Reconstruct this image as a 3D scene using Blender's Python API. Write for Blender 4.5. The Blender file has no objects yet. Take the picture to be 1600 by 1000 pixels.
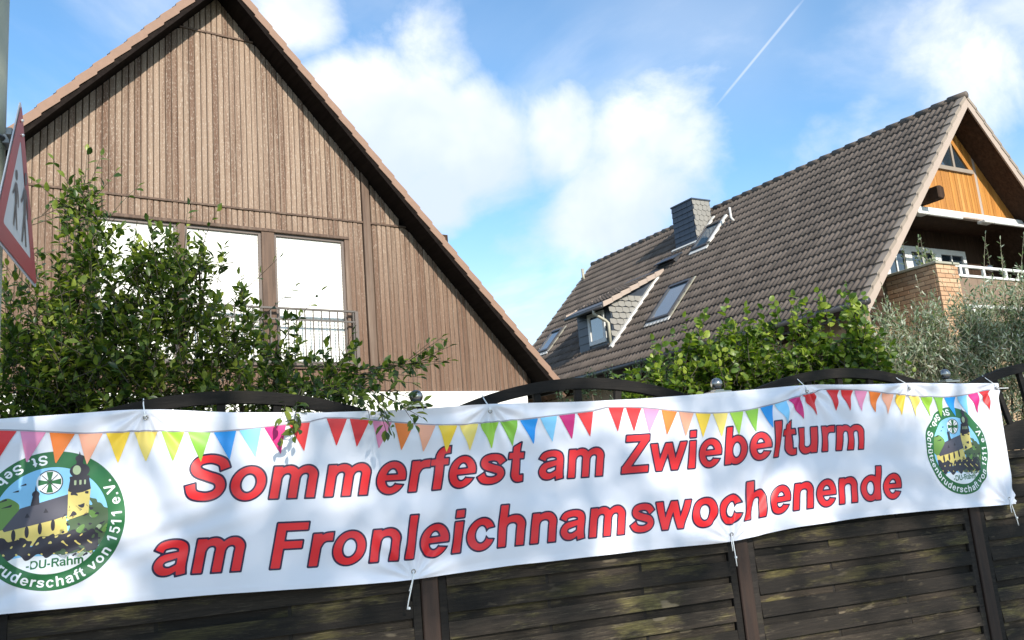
import bpy, bmesh, math, random
import numpy as np
from mathutils import Vector, Matrix

random.seed(7)
RNG = np.random.default_rng(11)
rad = math.radians
scene = bpy.context.scene
COL = scene.collection

# ------------------------------------------------------------------ camera
F_PX, PITCH, ROLL, CAM_Z = 1360.0, rad(11.013), rad(4.819), 1.5
fw = Vector((0, math.cos(PITCH), math.sin(PITCH)))
r0 = Vector((1, 0, 0)); u0 = Vector((0, -math.sin(PITCH), math.cos(PITCH)))
cr = math.cos(ROLL) * r0 - math.sin(ROLL) * u0
cu = math.sin(ROLL) * r0 + math.cos(ROLL) * u0
cam_data = bpy.data.cameras.new('camera')
cam = bpy.data.objects.new('camera', cam_data); COL.objects.link(cam)
cam.matrix_world = Matrix(((cr.x, cu.x, -fw.x, 0), (cr.y, cu.y, -fw.y, 0), (cr.z, cu.z, -fw.z, CAM_Z), (0, 0, 0, 1)))
cam_data.sensor_width = 36.0
cam_data.lens = 36.0 * F_PX / 1600.0
cam_data.clip_start = 0.05; cam_data.clip_end = 3000
scene.camera = cam

# ------------------------------------------------------------------ sun, sky, exposure
SUN_AZ, SUN_EL = rad(27.5), rad(27.5)          # azimuth measured from behind the camera (-Y) towards +X
to_sun = Vector((math.sin(SUN_AZ) * math.cos(SUN_EL), -math.cos(SUN_AZ) * math.cos(SUN_EL), math.sin(SUN_EL)))
sun_data = bpy.data.lights.new('sun', 'SUN')
sun_data.energy = 4.6; sun_data.angle = rad(0.55); sun_data.color = (1.0, 0.93, 0.82)
sun = bpy.data.objects.new('sun', sun_data); COL.objects.link(sun)
sun.rotation_euler = to_sun.to_track_quat('Z', 'Y').to_euler()
sun.location = (20, -30, 30)

scene.view_settings.view_transform = 'Standard'
scene.view_settings.look = 'None'
scene.view_settings.gamma = 1.0
scene.view_settings.use_curve_mapping = False
scene.view_settings.exposure = 0.55

world = bpy.data.worlds.new('World'); scene.world = world
world.use_nodes = True
wt = world.node_tree; wt.nodes.clear()
def wn(t, **kw):
    n = wt.nodes.new(t)
    for k, v in kw.items(): setattr(n, k, v)
    return n
def wl(a, b): wt.links.new(a, b)
def wmath(op, a, b=None, c=None, clamp=False):
    n = wn('ShaderNodeMath', operation=op, use_clamp=clamp)
    for i, v in enumerate((a, b, c)):
        if v is None: continue
        if isinstance(v, (int, float)): n.inputs[i].default_value = v
        else: wl(v, n.inputs[i])
    return n.outputs[0]
def wvm(op, a, b=None):
    n = wn('ShaderNodeVectorMath', operation=op)
    for i, v in enumerate((a, b)):
        if v is None: continue
        if isinstance(v, (tuple, list)): n.inputs[i].default_value = v
        else: wl(v, n.inputs[i])
    return n
def wramp(v, a, b, lo=0.0, hi=1.0):
    n = wn('ShaderNodeMapRange', interpolation_type='SMOOTHSTEP')
    wl(v, n.inputs[0])
    for i, x in enumerate((a, b, lo, hi)): n.inputs[i + 1].default_value = x
    return n.outputs[0]
sky = wn('ShaderNodeTexSky', sky_type='NISHITA', sun_disc=False)
sky.sun_elevation = SUN_EL
sky.sun_rotation = math.pi - SUN_AZ
sky.air_density = 1.0; sky.dust_density = 0.6; sky.ozone_density = 1.6
tc = wn('ShaderNodeTexCoord')
dirv = tc.outputs['Generated']
sep = wn('ShaderNodeSeparateXYZ'); wl(dirv, sep.inputs[0])
zc = wmath('ADD', wmath('MAXIMUM', sep.outputs[2], 0.0), 0.22)
px_ = wmath('DIVIDE', sep.outputs[0], zc); py_ = wmath('DIVIDE', sep.outputs[1], zc)
cmb = wn('ShaderNodeCombineXYZ'); wl(px_, cmb.inputs[0]); wl(py_, cmb.inputs[1])
def wnoise(vec, scale, detail, rough, dist=0.0, off=(0, 0, 0)):
    v = wvm('ADD', vec, off).outputs[0]
    n = wn('ShaderNodeTexNoise'); n.inputs['Scale'].default_value = scale
    n.inputs['Detail'].default_value = detail; n.inputs['Roughness'].default_value = rough
    n.inputs['Distortion'].default_value = dist
    wl(v, n.inputs['Vector']); return n.outputs['Fac']
wisp = wnoise(cmb.outputs[0], 1.5, 7, 0.58, 0.5, (2.3, 0.7, 0))           # thin high cloud over the whole dome
puff = wnoise(dirv, 5.6, 10, 0.60, 0.30, (1.1, 4.2, 0.3))                    # cumulus edge breakup
big = wnoise(dirv, 2.1, 3, 0.5, 0.0, (5.1, 0.2, 3.3))
# cumulus heaps: direction, angular radius, strength
HEAPS = [((-0.105, 0.907, 0.405), 0.15, 1.05), ((-0.17, 0.89, 0.415), 0.11, 1.1), ((-0.02, 0.917, 0.388), 0.13, 1.0),
         ((0.06, 0.918, 0.385), 0.10, 0.8), ((-0.15, 0.92, 0.365), 0.13, 1.1), ((-0.06, 0.885, 0.475), 0.10, 0.80),
         ((0.18, 0.915, 0.35), 0.15, 0.90), ((-0.08, 0.942, 0.335), 0.09, 0.9), ((0.13, 0.946, 0.29), 0.13, 0.80),
         ((-0.20, 0.834, 0.511), 0.09, 0.75), ((0.52, 0.78, 0.36), 0.18, 0.66), ((0.45, 0.81, 0.41), 0.14, 0.55),
         ((0.36, 0.875, 0.31), 0.14, 0.60), ((0.62, 0.74, 0.28), 0.2, 0.75),
         ((-0.55, 0.80, 0.10), 0.2, 0.7), ((-0.8, 0.4, 0.3), 0.25, 0.9), ((0.85, 0.3, 0.35), 0.25, 0.9),
         ((0.6, -0.6, 0.35), 0.2, 0.7), ((-0.6, -0.6, 0.4), 0.25, 0.9), ((0.1, 0.3, 0.9), 0.2, 0.7), ((-0.3, -0.8, 0.5), 0.2, 0.8)]
heap = None
for c, rr, st in HEAPS:
    L = math.sqrt(sum(x * x for x in c)); c = tuple(x / L for x in c)
    d = wvm('DISTANCE', dirv, c).outputs['Value']
    g = wramp(d, rr, rr * 0.15, 0.0, st)
    heap = g if heap is None else wmath('MAXIMUM', heap, g)
pf = wmath('SUBTRACT', puff, 0.5)
dens = wmath('ADD', heap, wmath('MULTIPLY', pf, 2.0))
cum = wramp(dens, 0.20, 1.02)
wispm = wmath('MULTIPLY', wramp(wisp, 0.42, 0.78), 0.72)
haze_low = wramp(sep.outputs[2], 0.38, 0.05, 0.0, 0.60)
veil = wmath('MULTIPLY', wramp(big, 0.40, 0.75), 0.22)
# vapour trail: a thin band along a great circle between two directions
A = Vector((0.235, 0.892, 0.385)).normalized(); B = Vector((0.326, 0.821, 0.468)).normalized()
nrm = A.cross(B).normalized(); mid = (A + B).normalized()
dn = wmath('ABSOLUTE', wvm('DOT_PRODUCT', dirv, tuple(nrm)).outputs['Value'])
dm = wvm('DISTANCE', dirv, tuple(mid)).outputs['Value']
trail = wmath('MULTIPLY', wramp(dn, 0.0026, 0.0002), wramp(dm, 0.098, 0.055))
trail = wmath('MULTIPLY', trail, wramp(puff, 0.34, 0.60, 0.12, 0.48))
cover = wmath('MAXIMUM', wmath('MAXIMUM', cum, wmath('ADD', wispm, veil)), wmath('MAXIMUM', trail, haze_low), clamp=True)
# cloud brightness: bright tops, greyer where thick and low
shade = wnoise(dirv, 3.2, 5, 0.5, 0.2, (0.4, 0.1, 0.55))
cb = wn('ShaderNodeMix', data_type='RGBA')
wl(wramp(shade, 0.36, 0.60), cb.inputs[0])
cb.inputs[6].default_value = (4.5, 5.2, 6.6, 1); cb.inputs[7].default_value = (7.1, 7.2, 7.5, 1)
skc = wn('ShaderNodeMix', data_type='RGBA', blend_type='MULTIPLY'); skc.inputs[0].default_value = 1.0
wl(sky.outputs[0], skc.inputs[6]); skc.inputs[7].default_value = (0.98, 1.34, 1.48, 1)
mx = wn('ShaderNodeMix', data_type='RGBA')
wl(cover, mx.inputs[0]); wl(skc.outputs[2], mx.inputs[6]); wl(cb.outputs[2], mx.inputs[7])
bg = wn('ShaderNodeBackground'); bg.inputs[1].default_value = 0.12
wl(mx.outputs[2], bg.inputs[0])
wo = wn('ShaderNodeOutputWorld'); wl(bg.outputs[0], wo.inputs[0])

# ------------------------------------------------------------------ helpers
def tag(o, label=None, cat=None, group=None, kind=None):
    if label: o['label'] = label
    if cat: o['category'] = cat
    if group: o['group'] = group
    if kind: o['kind'] = kind
    return o
def link(name, data, parent=None, loc=None, rot=None):
    o = bpy.data.objects.new(name, data); COL.objects.link(o)
    if parent: o.parent = parent
    if loc is not None: o.location = loc
    if rot is not None: o.rotation_euler = rot
    return o
def empty(name, loc=(0, 0, 0), rz=0.0, parent=None):
    o = link(name, None, parent, loc, (0, 0, rz)); o.empty_display_size = 0.2
    return o

class MB:
    """collects faces for one mesh"""
    def __init__(s): s.v = []; s.f = []
    def add(s, vs, fs):
        b = len(s.v); s.v += [tuple(v) for v in vs]; s.f += [tuple(i + b for i in f) for f in fs]; return s
    def box(s, a, b):
        x0, y0, z0 = a; x1, y1, z1 = b
        return s.add([(x0,y0,z0),(x1,y0,z0),(x1,y1,z0),(x0,y1,z0),(x0,y0,z1),(x1,y0,z1),(x1,y1,z1),(x0,y1,z1)],
                     [(0,3,2,1),(4,5,6,7),(0,1,5,4),(1,2,6,5),(2,3,7,6),(3,0,4,7)])
    def prism_y(s, poly, y0, y1):
        """poly = (x,z) outline seen from -y, counter-clockwise; extruded from y0 (front) to y1"""
        n = len(poly)
        vs = [(x, y0, z) for x, z in poly] + [(x, y1, z) for x, z in poly]
        fs = [tuple(range(n)), tuple(range(2 * n - 1, n - 1, -1))]
        for i in range(n):
            j = (i + 1) % n; fs.append((j, i, i + n, j + n))
        return s.add(vs, fs)
    def prism(s, poly3, vec):
        n = len(poly3); vec = Vector(vec)
        vs = [Vector(p) for p in poly3] + [Vector(p) + vec for p in poly3]
        fs = [tuple(range(n - 1, -1, -1)), tuple(range(n, 2 * n))]
        for i in range(n):
            j = (i + 1) % n; fs.append((i, j, j + n, i + n))
        return s.add(vs, fs)
    def tube(s, pts, rads, seg=6, cap=True):
        pts = [Vector(p) for p in pts]; n = len(pts)
        if not hasattr(rads, '__len__'): rads = [rads] * n
        t0 = (pts[1] - pts[0]).normalized()
        up = Vector((0, 0, 1)) if abs(t0.z) < 0.9 else Vector((1, 0, 0))
        vs = []
        a = t0.cross(up).normalized()
        for i in range(n):
            t = (pts[min(i + 1, n - 1)] - pts[max(i - 1, 0)]).normalized()
            a = (a - t * a.dot(t)).normalized(); b = t.cross(a)
            for k in range(seg):
                q = 2 * math.pi * k / seg
                vs.append(pts[i] + (a * math.cos(q) + b * math.sin(q)) * rads[i])
        fs = []
        for i in range(n - 1):
            for k in range(seg):
                k2 = (k + 1) % seg
                fs.append((i * seg + k, i * seg + k2, (i + 1) * seg + k2, (i + 1) * seg + k))
        if cap:
            fs.append(tuple(range(seg - 1, -1, -1))); fs.append(tuple((n - 1) * seg + k for k in range(seg)))
        return s.add(vs, fs)
    def ball(s, c, r, seg=20, rings=12):
        vs = [(c[0], c[1], c[2] + r)]
        for i in range(1, rings):
            p = math.pi * i / rings
            for k in range(seg):
                q = 2 * math.pi * k / seg
                vs.append((c[0] + r * math.sin(p) * math.cos(q), c[1] + r * math.sin(p) * math.sin(q), c[2] + r * math.cos(p)))
        vs.append((c[0], c[1], c[2] - r)); last = len(vs) - 1
        fs = [(0, 1 + k, 1 + (k + 1) % seg) for k in range(seg)]
        for i in range(rings - 2):
            for k in range(seg):
                k2 = (k + 1) % seg
                fs.append((1 + i * seg + k, 1 + (i + 1) * seg + k, 1 + (i + 1) * seg + k2, 1 + i * seg + k2))
        o = 1 + (rings - 2) * seg
        fs += [(o + k, last, o + (k + 1) % seg) for k in range(seg)]
        return s.add(vs, fs)
    def mesh(s, name, mat, smooth=False, bevel=0.0):
        me = bpy.data.meshes.new(name); me.from_pydata(s.v, [], s.f)
        if bevel > 0:
            bm = bmesh.new(); bm.from_mesh(me)
            bmesh.ops.recalc_face_normals(bm, faces=bm.faces)
            bmesh.ops.bevel(bm, geom=[e for e in bm.edges], offset=bevel, segments=1, affect='EDGES', clamp_overlap=True)
            bm.to_mesh(me); bm.free()
        if mat: me.materials.append(mat)
        if smooth: me.polygons.foreach_set('use_smooth', [True] * len(me.polygons))
        me.update(); return me
    def build(s, name, mat, parent=None, smooth=False, bevel=0.0, loc=None, rot=None):
        return link(name, s.mesh(name, mat, smooth, bevel), parent, loc, rot)
def box_part(name, a, b, mat, parent, bevel=0.0):
    return MB().box(a, b).build(name, mat, parent, bevel=bevel)

# ------------------------------------------------------------------ materials
class NT:
    def __init__(s, name):
        s.m = bpy.data.materials.new(name); s.m.use_nodes = True; s.t = s.m.node_tree; s.t.nodes.clear()
        s.out = s.t.nodes.new('ShaderNodeOutputMaterial'); s.tc = None
    def n(s, t, **kw):
        x = s.t.nodes.new(t)
        for k, v in kw.items(): setattr(x, k, v)
        return x
    def l(s, a, b): s.t.links.new(a, b)
    def coord(s, scale=(1, 1, 1), which='Object', rnd=0.0):
        tc = s.n('ShaderNodeTexCoord'); m = s.n('ShaderNodeMapping'); s.l(tc.outputs[which], m.inputs[0])
        m.inputs['Scale'].default_value = scale
        if rnd:
            oi = s.n('ShaderNodeObjectInfo'); k = s.n('ShaderNodeMath', operation='MULTIPLY'); s.l(oi.outputs['Random'], k.inputs[0]); k.inputs[1].default_value = rnd
            c = s.n('ShaderNodeCombineXYZ')
            for i in range(3): s.l(k.outputs[0], c.inputs[i])
            s.l(c.outputs[0], m.inputs['Location'])
        return m.outputs[0]
    def noise(s, vec, scale, detail=4, rough=0.55, dist=0.0):
        x = s.n('ShaderNodeTexNoise'); s.l(vec, x.inputs['Vector'])
        x.inputs['Scale'].default_value = scale; x.inputs['Detail'].default_value = detail
        x.inputs['Roughness'].default_value = rough; x.inputs['Distortion'].default_value = dist
        return x.outputs['Fac']
    def ramp(s, v, a, b, lo=0.0, hi=1.0):
        x = s.n('ShaderNodeMapRange', interpolation_type='SMOOTHSTEP'); s.l(v, x.inputs[0])
        for i, q in enumerate((a, b, lo, hi)): x.inputs[i + 1].default_value = q
        return x.outputs[0]
    def math(s, op, a, b=0.0):
        x = s.n('ShaderNodeMath', operation=op)
        for i, v in enumerate((a, b)):
            if isinstance(v, (int, float)): x.inputs[i].default_value = v
            else: s.l(v, x.inputs[i])
        return x.outputs[0]
    def mix(s, f, a, b, mode='MIX'):
        x = s.n('ShaderNodeMix', data_type='RGBA', blend_type=mode)
        for i, v in ((0, f), (6, a), (7, b)):
            if isinstance(v, (int, float)): x.inputs[i].default_value = v
            elif isinstance(v, (tuple, list)): x.inputs[i].default_value = tuple(v)[:3] + (1,)
            else: s.l(v, x.inputs[i])
        return x.outputs[2]
    def rnd(s):
        return s.n('ShaderNodeObjectInfo').outputs['Random']
    def bump(s, h, strength=0.3, dist=0.01):
        b = s.n('ShaderNodeBump'); b.inputs['Strength'].default_value = strength; b.inputs['Distance'].default_value = dist
        s.l(h, b.inputs['Height']); return b.outputs[0]
    def bsdf(s, col, rough=0.6, normal=None, metallic=0.0, spec=0.5, **kw):
        p = s.n('ShaderNodeBsdfPrincipled')
        for key, v in (('Base Color', col), ('Roughness', rough), ('Metallic', metallic), ('Specular IOR Level', spec)):
            if isinstance(v, (tuple, list)): p.inputs[key].default_value = tuple(v)[:3] + (1,)
            elif isinstance(v, (int, float)): p.inputs[key].default_value = v
            else: s.l(v, p.inputs[key])
        for k, v in kw.items(): p.inputs[k.replace('_', ' ')].default_value = v
        if normal is not None: s.l(normal, p.inputs['Normal'])
        s.l(p.outputs[0], s.out.inputs[0]); return p
def simple(name, col, rough=0.6, var=0.12, scale=8.0, metallic=0.0, bump=0.0, spec=0.5):
    t = NT(name); v = t.coord()
    f = t.noise(v, scale, 5, 0.6)
    dark = tuple(c * (1 - var) for c in col); light = tuple(min(1, c * (1 + var)) for c in col)
    c = t.mix(f, dark, light)
    nb = t.bump(t.noise(v, scale * 6, 4), bump, 0.004) if bump else None
    t.bsdf(c, rough, nb, metallic, spec)
    return t.m
def wood(name, base, pale, dark, grain=(30, 30, 1.6), wear=(0.5, 0.75), varn=0.25, rough=0.75, speck=None, bump=0.25, upwear=None, spec=0.3):
    """boards: grain runs along the axis whose scale is small; per-board tint from the object's random value"""
    t = NT(name); v = t.coord(grain, 'Object', 37.0)
    g = t.noise(v, 1.0, 6, 0.6, 0.6)
    fine = t.noise(v, 4.2, 5, 0.65)
    r = t.rnd()
    c = t.mix(t.ramp(g, 0.3, 0.7), dark, base)
    w = t.ramp(t.math('ADD', t.noise(t.coord(tuple(x * 0.35 for x in grain), 'Object', 11.0), 1.0, 6, 0.66), t.math('MULTIPLY', t.math('SUBTRACT', r, 0.5), 0.10)), wear[0], wear[1])
    if upwear:
        geo = t.n('ShaderNodeNewGeometry'); sp = t.n('ShaderNodeSeparateXYZ'); t.l(geo.outputs['Position'], sp.inputs[0])
        w = t.math('MULTIPLY', w, t.ramp(sp.outputs[2], upwear[0], upwear[1], upwear[2], 1.0))
    c = t.mix(w, c, pale)
    if speck:
        sp2 = t.noise(t.coord(tuple(x * 1.1 for x in (26, 26, 9)), 'Object', 51.0), 2.6, 5, 0.72)
        sm = t.ramp(sp2, 0.535, 0.64)
        if upwear:
            sm = t.math('MULTIPLY', sm, t.ramp(sp.outputs[2], upwear[0], upwear[1], 0.15, 0.8))
        c = t.mix(sm, c, speck)
        tce = t.n('ShaderNodeTexCoord'); se = t.n('ShaderNodeSeparateXYZ'); t.l(tce.outputs['Object'], se.inputs[0])
        edge = t.ramp(t.math('ABSOLUTE', se.outputs[0]), 0.030, 0.041)
        c = t.mix(t.math('MULTIPLY', edge, t.ramp(fine, 0.40, 0.60, 0.0, 0.55)), c, speck)  # highlight painted into the colour along both long board edges
    tint = t.ramp(r, 0.0, 1.0, 1.0 - varn, 1.0 + varn)
    tc = t.n('ShaderNodeCombineXYZ')
    for i in range(3): t.l(tint, tc.inputs[i])
    c = t.mix(1.0, c, tc.outputs[0], 'MULTIPLY')
    c = t.mix(t.ramp(fine, 0.25, 0.5, 0.35, 0.0), c, tuple(x * 0.55 for x in dark))
    nb = t.bump(fine, bump, 0.004)
    t.bsdf(c, rough, nb, spec=spec)
    return t.m
def leaf_mat(name, cols, trans=0.35, rough=0.42, pale=None, spec=0.45):
    t = NT(name)
    geo = t.n('ShaderNodeNewGeometry'); oi = t.n('ShaderNodeObjectInfo')
    r = t.math('FRACT', t.math('ADD', geo.outputs['Random Per Island'], oi.outputs['Random']))
    cr_ = t.n('ShaderNodeValToRGB'); t.l(r, cr_.inputs[0])
    e = cr_.color_ramp.elements
    while len(e) < len(cols): e.new(0.5)
    for i, c in enumerate(cols):
        e[i].position = i / max(1, len(cols) - 1); e[i].color = tuple(c) + (1,)
    col = cr_.outputs[0]
    nz = t.noise(t.coord((1, 1, 1)), 45, 3)
    col = t.mix(t.ramp(nz, 0.35, 0.7, 0.0, 0.35), col, tuple(x * 0.6 for x in cols[0]))
    p = t.n('ShaderNodeBsdfPrincipled'); t.l(col, p.inputs['Base Color'])
    p.inputs['Roughness'].default_value = rough; p.inputs['Specular IOR Level'].default_value = spec
    tr = t.n('ShaderNodeBsdfTranslucent')
    tcol = t.mix(1.0, col, (1.15, 1.25, 0.45), 'MULTIPLY'); t.l(tcol, tr.inputs[0])
    ms = t.n('ShaderNodeMixShader'); ms.inputs[0].default_value = trans
    t.l(p.outputs[0], ms.inputs[1]); t.l(tr.outputs[0], ms.inputs[2]); t.l(ms.outputs[0], t.out.inputs[0])
    return t.m

M = {}
M['board'] = wood('weathered_boards', (0.165, 0.094, 0.062), (0.285, 0.205, 0.150), (0.105, 0.060, 0.040), (34, 34, 0.7), (0.32, 0.62), 0.05, 0.85, (0.46, 0.38, 0.31), 0.45, (3.8, 7.2, 0.20))
M['trim'] = wood('brown_trim', (0.14, 0.088, 0.062), (0.22, 0.16, 0.12), (0.085, 0.055, 0.04), (20, 20, 1.2), (0.45, 0.8), 0.1, 0.7)
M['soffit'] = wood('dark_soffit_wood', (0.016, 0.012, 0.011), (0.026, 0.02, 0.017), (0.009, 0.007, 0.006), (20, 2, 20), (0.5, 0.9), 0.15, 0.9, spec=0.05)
M['verge_clay'] = simple('clay_verge_tile', (0.245, 0.148, 0.102), 0.75, 0.16, 9, bump=0.2)
M['roof_clay'] = simple('clay_roof_tile', (0.22, 0.13, 0.09), 0.8, 0.25, 4, bump=0.2)
M['plaster'] = simple('white_plaster', (0.80, 0.78, 0.73), 0.9, 0.04, 3, bump=0.25)
M['blind'] = simple('white_blind', (0.86, 0.85, 0.80), 0.6, 0.02, 2)
M['metal_brown'] = simple('brown_metal', (0.13, 0.10, 0.085), 0.45, 0.15, 10)
M['rail'] = simple('weathered_rail', (0.10, 0.085, 0.075), 0.5, 0.15, 12)
def glass_mat(name, tint=(0.02, 0.03, 0.04), rough=0.03, ior=1.9):
    t = NT(name); n = t.bump(t.noise(t.coord(), 1.3, 2), 0.03, 0.02)
    t.bsdf(tint, rough, n, 0.0, 0.5, IOR=ior); return t.m
M['glass'] = glass_mat('dark_window_glass')
def tile_mat(name, base, lich):
    t = NT(name); v = t.coord((1, 1, 1), 'Object')
    geo = t.n('ShaderNodeNewGeometry')
    r = t.math('FRACT', t.math('ADD', geo.outputs['Random Per Island'], t.rnd()))
    pos = t.n('ShaderNodeMapping'); t.l(geo.outputs['Position'], pos.inputs[0])
    n1 = t.noise(pos.outputs[0], 0.8, 5, 0.6); n2 = t.noise(pos.outputs[0], 14, 5, 0.7); n3 = t.noise(pos.outputs[0], 60, 3, 0.6)
    c = t.mix(n1, tuple(x * 0.78 for x in base), tuple(x * 1.18 for x in base))
    c = t.mix(t.ramp(n2, 0.56, 0.72, 0, 0.55), c, lich)
    c = t.mix(t.ramp(n2, 0.30, 0.42, 0.75, 0.0), c, tuple(x * 0.32 for x in base))
    n4 = t.noise(pos.outputs[0], 5.5, 6, 0.7); c = t.mix(t.ramp(n4, 0.58, 0.70, 0, 0.55), c, (0.030, 0.033, 0.018))
    tint = t.ramp(r, 0, 1, 0.82, 1.16); cc = t.n('ShaderNodeCombineXYZ')
    for i in range(3): t.l(tint, cc.inputs[i])
    c = t.mix(1.0, c, cc.outputs[0], 'MULTIPLY')
    t.bsdf(c, 0.8, t.bump(n3, 0.3, 0.004)); return t.m
M['tile'] = tile_mat('brown_concrete_tile', (0.122, 0.096, 0.078), (0.19, 0.162, 0.125))
M['verge_grey'] = simple('grey_beige_verge', (0.25, 0.205, 0.165), 0.8, 0.15, 6, bump=0.15)
M['barge'] = simple('beige_bargeboard', (0.36, 0.285, 0.235), 0.7, 0.08, 5)
M['slate_dark'] = simple('dark_slate', (0.035, 0.045, 0.062), 0.38, 0.25, 7, bump=0.15)
M['slate_pale'] = simple('pale_slate', (0.22, 0.21, 0.19), 0.75, 0.16, 7, bump=0.15)
M['lead'] = simple('pale_flashing', (0.62, 0.60, 0.56), 0.55, 0.1, 12)
M['dark_metal'] = simple('dark_gutter', (0.05, 0.05, 0.055), 0.4, 0.2, 10)
M['zinc'] = simple('zinc_pipe', (0.33, 0.31, 0.24), 0.45, 0.2, 14)
M['white_paint'] = simple('white_paint', (0.66, 0.66, 0.64), 0.5, 0.08, 8)
M['orange_wood'] = wood('orange_larch', (0.45, 0.20, 0.042), (0.50, 0.265, 0.08), (0.35, 0.14, 0.03), (24, 24, 1.2), (0.45, 0.8), 0.12, 0.55)
M['brown_wood'] = wood('dark_brown_boards', (0.06, 0.036, 0.025), (0.085, 0.055, 0.036), (0.035, 0.022, 0.015), (18, 18, 1.2), (0.5, 0.9), 0.2, 0.85, spec=0.1)
M['brick'] = NT('ochre_brick').m
def brick_mat():
    t = NT('ochre_brick'); r = t.rnd(); n = t.noise(t.coord((1, 1, 1), 'Object', 9.0), 16, 5, 0.7)
    c = t.mix(r, (0.40, 0.225, 0.125), (0.53, 0.35, 0.215)); c = t.mix(t.ramp(n, 0.4, 0.75, 0, 0.5), c, (0.32, 0.18, 0.10))
    t.bsdf(c, 0.85, t.bump(n, 0.4, 0.004)); return t.m
bpy.data.materials.remove(M['brick']); M['brick'] = brick_mat()
M['mortar'] = simple('mortar', (0.26, 0.19, 0.13), 0.95, 0.15, 20)
M['panel_brown'] = simple('brown_balcony_panel', (0.19, 0.13, 0.09), 0.8, 0.18, 5, bump=0.2)
def fence_mat(name, base, pale, algae, amt):
    t = NT(name); v = t.coord((2.6, 42, 42), 'Object', 23.0)
    g = t.noise(v, 1.0, 9, 0.68, 0.9); f2 = t.noise(v, 3.5, 7, 0.75)
    big = t.noise(t.coord((1.6, 1.6, 5), 'Object', 7.0), 1.4, 5, 0.65)
    r = t.rnd()
    c = t.mix(t.ramp(g, 0.32, 0.68), tuple(x * 0.45 for x in base), base)
    c = t.mix(t.math('MULTIPLY', t.ramp(f2, 0.5, 0.72), t.ramp(big, 0.4, 0.62, 0.15, 0.85)), c, pale)
    c = t.mix(t.math('MULTIPLY', t.ramp(big, 0.5, 0.68), t.ramp(f2, 0.35, 0.6, 0.2, amt)), c, algae)
    kn = t.noise(t.coord((6, 18, 18), 'Object', 61.0), 1.2, 2, 0.4)
    c = t.mix(t.ramp(kn, 0.68, 0.76, 0, 0.5), c, pale)
    tint = t.ramp(r, 0, 1, 0.5, 1.55); cc = t.n('ShaderNodeCombineXYZ')
    for i in range(3): t.l(tint, cc.inputs[i])
    c = t.mix(1.0, c, cc.outputs[0], 'MULTIPLY')
    t.bsdf(c, 0.72, t.bump(t.math('ADD', g, f2), 0.45, 0.004), spec=0.22); return t.m
M['fence_board'] = fence_mat('stained_fence_board', (0.023, 0.017, 0.012), (0.135, 0.108, 0.072), (0.125, 0.105, 0.032), 0.6)
M['fence_frame'] = fence_mat('stained_fence_frame', (0.016, 0.013, 0.011), (0.045, 0.036, 0.027), (0.035, 0.03, 0.015), 0.25)
M['fence_post'] = wood('stained_fence_post', (0.036, 0.019, 0.012), (0.085, 0.06, 0.034), (0.020, 0.011, 0.008), (24, 24, 1.6), (0.58, 0.85), 0.15, 0.6)
M['steel'] = simple('polished_steel', (0.36, 0.34, 0.31), 0.26, 0.25, 14, metallic=1.0)
M['tie'] = simple('white_nylon', (0.82, 0.82, 0.80), 0.4, 0.03, 10)
M['pole'] = simple('galvanised_pole', (0.33, 0.34, 0.26), 0.5, 0.14, 5, bump=0.1)
M['clamp'] = simple('grey_clamp', (0.16, 0.16, 0.16), 0.4, 0.2, 14, metallic=0.6)
M['sign_red'] = simple('sign_red', (0.32, 0.018, 0.018), 0.4, 0.08, 6)
M['sign_white'] = simple('sign_white', (0.50, 0.53, 0.53), 0.4, 0.04, 5)
M['sign_black'] = simple('sign_black', (0.018, 0.018, 0.02), 0.4, 0.2, 9)
M['sign_edge'] = simple('sign_aluminium', (0.55, 0.56, 0.57), 0.4, 0.1, 9, metallic=0.5)
M['bark'] = wood('bark', (0.11, 0.08, 0.055), (0.19, 0.155, 0.11), (0.05, 0.035, 0.025), (14, 14, 3), (0.45, 0.8), 0.1, 0.9)
M['twig'] = simple('green_brown_twig', (0.045, 0.038, 0.022), 0.8, 0.3, 20)
M['twig_pale'] = simple('pale_twig', (0.26, 0.235, 0.16), 0.8, 0.3, 20)

# ------------------------------------------------------------------ ground
def ground_mat():
    t = NT('lawn_ground'); v = t.coord((1, 1, 1), 'Object'); a = t.noise(v, 0.3, 6, 0.6); b = t.noise(v, 9, 5, 0.7)
    c = t.mix(a, (0.05, 0.075, 0.025), (0.10, 0.105, 0.045)); c = t.mix(t.ramp(b, 0.4, 0.7), c, (0.04, 0.055, 0.02))
    t.bsdf(c, 0.95, t.bump(b, 0.6, 0.03)); return t.m
M['ground'] = ground_mat()
M['paving'] = simple('grey_paving', (0.30, 0.285, 0.265), 0.9, 0.18, 5, bump=0.3)
M['asphalt'] = simple('asphalt', (0.055, 0.055, 0.057), 0.9, 0.25, 30, bump=0.4)
M['kerb'] = simple('concrete_kerb', (0.33, 0.32, 0.30), 0.85, 0.12, 10, bump=0.2)
FA = rad(21.06); FENCE_O = (-0.5245, 4.6, 0.0)
def sheet(name, corners, z, mat, origin=(0, 0, 0), rz=0.0):
    me = bpy.data.meshes.new(name); me.from_pydata([(x, y, z) for x, y in corners], [], [tuple(range(len(corners)))]); me.materials.append(mat)
    return tag(link(name, me, None, origin, (0, 0, rz)), kind='structure')
sheet('ground', [(-900, -900), (900, -900), (900, 900), (-900, 900)], -0.004, M['ground'])
sheet('pavement', [(-30, -5.2), (40, -5.2), (40, 0.0), (-30, 0.0)], 0.004, M['paving'], FENCE_O, FA)
sheet('road', [(-30, -12), (40, -12), (40, -5.35), (-30, -5.35)], 0.0, M['asphalt'], FENCE_O, FA)
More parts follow.
